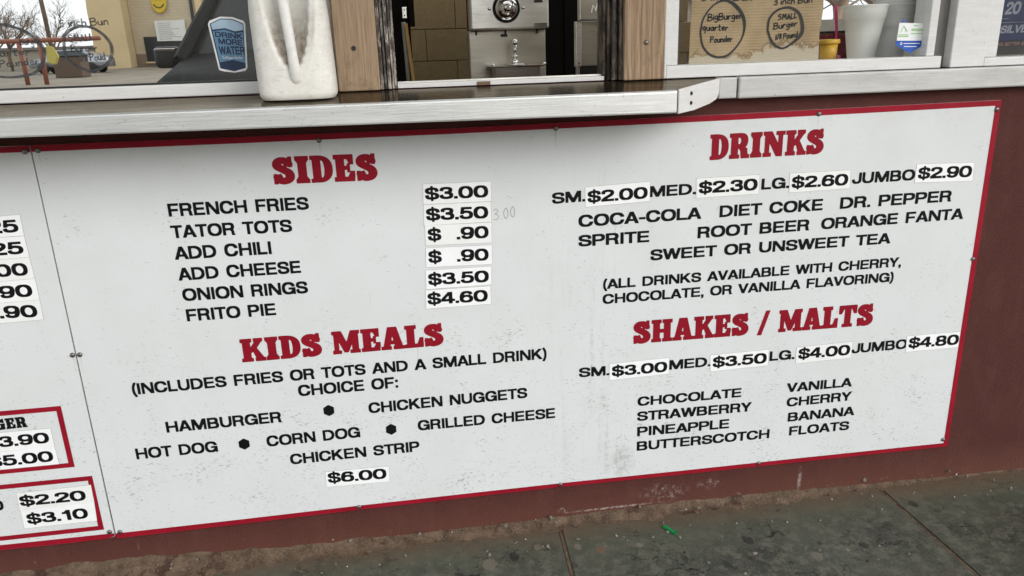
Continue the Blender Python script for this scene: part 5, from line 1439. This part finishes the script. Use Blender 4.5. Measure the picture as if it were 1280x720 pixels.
def suv(x0=-.98, yf=-3.35):
    """black SUV nosed in towards the snack bar; x0 is its left flank, yf its bumper"""
    PAINT = plain('black_car_paint', (.008, .009, .010), .55, 0, .1, 3, spec=.05)
    GLS = plain('car_glass', (.015, .018, .02), .10, 0, .1, 3, spec=.12)
    W = 1.90; cx = x0 + .10 + W / 2
    s = thing('parked_suv', 'black SUV parked facing the snack bar, mirrored in the left window', 'car', (cx, yf - 2.3, -.08))
    z0 = -.08
    st = [  # y, half width, sill z, shoulder z, top z (hood or roof), half width at the top
        (0.00, .70, .45, .72, .80, .62), (-.06, .86, .36, .86, .98, .74), (-.35, .93, .34, .98, 1.09, .80), (-.90, .95, .34, 1.05, 1.16, .83),
        (-1.30, .95, .34, 1.10, 1.22, .84), (-3.6, .95, .34, 1.12, 1.24, .84), (-4.45, .94, .36, 1.10, 1.22, .84), (-4.7, .90, .40, .95, 1.10, .80)]
    V, F = [], []
    def sec(y, hw, a, b, c_, tw):
        pts = [(-hw * .97, a), (-hw, (a + b) / 2), (-hw * .985, b), (-(hw + tw) / 2, (b + c_) / 2 + .02), (-tw, c_), (-tw * .45, c_ + .025), (tw * .45, c_ + .025), (tw, c_), ((hw + tw) / 2, (b + c_) / 2 + .02), (hw * .985, b), (hw, (a + b) / 2), (hw * .97, a)]
        return [(cx + u, yf + y, z0 + v) for u, v in pts]
    for q in st: V += sec(*q)
    n = 12
    for k in range(len(st) - 1):
        for i in range(n): F.append((k * n + i, k * n + (i + 1) % n, (k + 1) * n + (i + 1) % n, (k + 1) * n + i))
    F.append(tuple(range(n))[::-1]); F.append(tuple(range((len(st) - 1) * n, len(st) * n)))
    pyd('body', V, F, PAINT, s, True)
    # cabin: pillars and roof around the glass
    cab = [(-1.15, .80, 1.22, .80), (-2.05, .66, 1.74, .66), (-2.6, .66, 1.79, .66), (-4.1, .66, 1.77, .66), (-4.6, .72, 1.24, .72)]
    V = []
    gl = [(-1.18, .80, 1.20), (-2.03, .655, 1.70), (-4.10, .655, 1.72), (-4.62, .76, 1.20)]
    for y, hw, z in gl: V += [(cx - hw, yf + y, z0 + z), (cx + hw, yf + y, z0 + z)]
    V += [(cx - .82, yf - 1.18, z0 + 1.19), (cx + .82, yf - 1.18, z0 + 1.19), (cx - .82, yf - 4.62, z0 + 1.19), (cx + .82, yf - 4.62, z0 + 1.19)]
    pyd('windscreen', V, [(0, 1, 3, 2)], GLS, s); pyd('rear_screen', V, [(4, 5, 7, 6)], GLS, s)
    pyd('side_glass', V, [(8, 2, 4, 10)], GLS, s); pyd('side_glass', V, [(9, 3, 5, 11)], GLS, s)
    bm = bmesh.new()
    for sx in (-1, 1):
        tube(bm, [(cx + sx * .86, yf - 1.02, z0 + 1.16), (cx + sx * .80, yf - 1.35, z0 + 1.34), (cx + sx * .665, yf - 2.03, z0 + 1.71)], .05, 8)
        tube(bm, [(cx + sx * .665, yf - 2.03, z0 + 1.71), (cx + sx * .665, yf - 4.1, z0 + 1.73), (cx + sx * .80, yf - 4.62, z0 + 1.22)], .05, 8)
        tube(bm, [(cx + sx * .82, yf - 2.75, z0 + 1.20), (cx + sx * .665, yf - 2.75, z0 + 1.71)], .05, 8)
    bm_obj('pillar', bm, PAINT, s)
    bm = bmesh.new(); bx(bm, cx - .70, cx + .70, yf - 4.12, yf - 2.0, z0 + 1.70, z0 + 1.765, .03); bm_obj('roof', bm, PAINT, s, True)
    for sx in (-1, 1):
        bm = bmesh.new(); bx(bm, cx + sx * 1.02 - .095, cx + sx * 1.02 + .095, yf - 1.42, yf - 1.28, z0 + 1.125, z0 + 1.265, .035, 3)
        bx(bm, min(cx + sx * .85, cx + sx * .95), max(cx + sx * .85, cx + sx * .95), yf - 1.38, yf - 1.32, z0 + 1.13, z0 + 1.18, .01)
        mm = bm_obj('wing_mirror', bm, BLACK, s, True)
        box('mirror_trim', cx + sx * 1.02 - .08, cx + sx * 1.02 + .08, yf - 1.279, yf - 1.272, z0 + 1.238, z0 + 1.252, CHROME, mm, .003)
        bm = bmesh.new(); bx(bm, cx + sx * .72 - .16, cx + sx * .72 + .16, yf - .20, yf - .02, z0 + .70, z0 + .84, .03)
        bm_obj('headlight', bm, plain('lamp_glass', (.5, .5, .5), .1, spec=.9), s)
    box('grille', cx - .48, cx + .48, yf - .05, yf + .012, z0 + .58, z0 + .80, BLACK, s, .02)
    box('bumper', cx - .86, cx + .86, yf - .25, yf + .05, z0 + .34, z0 + .54, GREYP, s, .04)
    RIM = plain('alloy_rim', (.5, .5, .5), .25, .9)
    for sx in (-1, 1):
        for y in (-.95, -3.75):
            bm = bmesh.new(); lathe(bm, [(.20, -.11), (.34, -.11), (.365, -.08), (.365, .08), (.34, .11), (.20, .11)], (cx + sx * .86, yf + y, z0 + .365), 28, 'x', False)
            wh = bm_obj('wheel', bm, BLACK, s, True)
            bm = bmesh.new(); lathe(bm, [(.21, -.06 * sx), (.20, .09 * sx), (.06, .10 * sx), (.0001, .10 * sx)], (cx + sx * .86, yf + y, z0 + .365), 20, 'x'); bm_obj('rim', bm, RIM, wh)
    bm = bmesh.new(); tube(bm, [(cx - .50, yf - 2.2, z0 + 1.76), (cx - .52, yf - 2.35, z0 + 1.90)], .008, 6); bm_obj('antenna', bm, BLACK, s)
    for o in s.children_recursive:
        me = o.data
        for v in me.vertices: v.co.z = z0 + (v.co.z - z0) * 1.19
    return s
suv(-.98, -3.35)

ORG = plain('orange_red_paint', (.27, .10, .06), .6)
rail = thing('pipe_barrier', 'long red pipe rail on orange posts across the parking lot', 'barrier', (-15, -35, .4))
bm = bmesh.new(); tube(bm, [(-30, -35, 2.22), (-11.7, -35, 2.30)], .10, 10); bm_obj('rail_pipe', bm, ORG, rail, True)
for x in (-26, -22.5, -19, -15.0, -14.2):
    bm = bmesh.new(); tube(bm, [(x, -35, .45), (x, -35, 2.2)], .10, 8); bm_obj('rail_post', bm, ORG, rail, True)
yb = thing('yellow_bag', 'yellow plastic cover hanging on the red pipe rail', 'cover', (-13.6, -34.8, 1.2))
bm = bmesh.new(); prism(bm, [(-13.95, 1.35), (-13.6, 1.25), (-13.42, 1.6), (-13.6, 2.0), (-13.85, 2.1)], -34.9, -34.75); bmesh.ops.bevel(bm, geom=bm.edges[:], offset=.03, segments=2, affect='EDGES')
bm_obj('cover_cloth', bm, plain('yellow_tarp', (.5, .42, .10), .6), yb)
bar = thing('brown_dumpster', 'rusty brown dumpster by the silver car far across the lot', 'dumpster', (-12.9, -42, .6))
box('bin', -16.5, -15.2, -43, -41.8, .60, 1.62, plain('rust_brown', (.12, .080, .055), .7), bar, .03); box('bin_lid', -16.55, -15.15, -43.05, -41.75, 1.63, 1.68, BLACK, bar, .01)
def car_simple(x, y, z, col, label):
    s = thing('parked_car', label, 'car', (x, y, z))
    P = plain('car_paint', col, .2, .4); Gm = plain('car_window', (.03, .04, .05), .05, spec=.9)
    bm = bmesh.new(); prism(bm, [(x - 2.2, z + .35), (x - 2.25, z + .75), (x - 1.3, z + .92), (x - .7, z + 1.38), (x + .9, z + 1.42), (x + 1.6, z + .98), (x + 2.15, z + .9), (x + 2.2, z + .35)], y - .85, y + .85)
    bmesh.ops.bevel(bm, geom=bm.edges[:], offset=.06, segments=2, affect='EDGES'); bm_obj('body', bm, P, s, True)
    bm = bmesh.new(); prism(bm, [(x - 1.05, z + .95), (x - .62, z + 1.30), (x + .80, z + 1.33), (x + 1.3, z + .98)], y - .87, y + .87); bm_obj('side_window', bm, Gm, s)
    for wx in (-1.4, 1.35):
        for wy in (-.8, .8):
            bm = bmesh.new(); lathe(bm, [(.18, -.1), (.31, -.1), (.33, 0), (.31, .1), (.18, .1)], (x + wx, y + wy, z + .32), 20, 'y'); bm_obj('wheel', bm, BLACK, s, True)
car_simple(-18.6, -50, .70, (.45, .46, .48), 'silver car parked beyond the SUV near the tan building')

BARK = plain('bare_bark', (.20, .145, .10), .9, var=.25, scale=3)
def tree(x, y, z, h, seed, label, name='bare_tree'):
    rnd = random.Random(seed)
    t = thing(name, label, 'tree', (x, y, z), 'bare winter trees around the lot')
    tb, cb_ = bmesh.new(), bmesh.new()
    def grow(p, d, L, r, lv):
        n = 4; pts = [p]
        for _ in range(n):
            d = (d + Vector((rnd.gauss(0, .12), rnd.gauss(0, .12), rnd.gauss(0.02, .08)))).normalized(); pts.append(pts[-1] + d * L / n)
        tube(tb if lv == 0 else cb_, pts, r, 6 if lv < 2 else 3, r * .6)
        if lv >= 5: return
        k = 4 if lv < 3 else 3
        for _ in range(k):
            i = rnd.randint(2, n) if lv else rnd.randint(3, n)
            a = rnd.uniform(0, 6.283); sp = rnd.uniform(.45, .95)
            s1 = d.cross(Vector((0, 0, 1)) if abs(d.z) < .9 else Vector((1, 0, 0))).normalized(); s2 = d.cross(s1)
            nd = (d + (s1 * math.cos(a) + s2 * math.sin(a)) * sp).normalized()
            grow(pts[i], nd, L * rnd.uniform(.62, .8), r * .52, lv + 1)
    grow(Vector((x, y, z)), Vector((0, 0, 1)), h * .32, h * .022, 0)
    bm_obj('trunk', tb, BARK, t, True); bm_obj('crown', cb_, BARK, t)
tree(-19.5, -50, .7, 5.2, 1, 'bushy bare tree behind the red pipe rail, nearest the tan building')
tree(-24.0, -52, .7, 5.0, 2, 'bare tree behind the red pipe rail, farthest from the tan building')
tree(-26.5, -60, .7, 7.0, 4, 'tall thin bare tree beside the utility pole')
tree(20, -30, .3, 7.5, 5, 'broad bare tree far to the right across the lot')
tree(28, -36, .4, 8.5, 6, 'tallest bare tree at the far right of the lot')
tree(9.6, 13, -.05, 6.5, 8, 'bare tree right behind the snack bar')
tree(13.2, 17, 0, 8.0, 9, 'bare tree further back behind the snack bar')
up_ = thing('utility_pole', 'brown wooden utility pole rising behind the red pipe rail', 'pole', (-21.6, -55, .8))
bm = bmesh.new(); tube(bm, [(-21.6, -55, .7), (-21.75, -55, 11)], .16, 10, .11); bm_obj('pole_shaft', bm, BARK, up_, True)
box('crossarm', -22.9, -20.6, -55.1, -54.9, 9.9, 10.1, BARK, up_)
shop = thing('added_brown_shop', 'long unseen brown brick shop added across the lot to darken right window reflections', 'building', (35, -45, .6))  # unseen building added so the right pane reflects something darker than sky
box('wall', 16, 62, -55, -45, .4, 7.5, BRW, shop, .02)
for k in range(5): w_ = box('window', 19 + k * 8, 24 + k * 8, -44.98, -44.9, 1.6, 4.2, BLACK, shop, .01); box('sill', 18.9 + k * 8, 24.1 + k * 8, -44.99, -44.8, 1.45, 1.59, TAN2, w_, .01)
shed = thing('low_shed', 'low pale shed far across the lot behind the red pipe rail', 'shed', (-26, -75, .85))
box('shed_wall', -36, -24.5, -80, -75, .8, 2.5, plain('pale_wall', (.42, .38, .30), .8), shed); box('shed_roof', -36.3, -24.2, -80.3, -74.7, 2.51, 2.75, GREYP, shed)
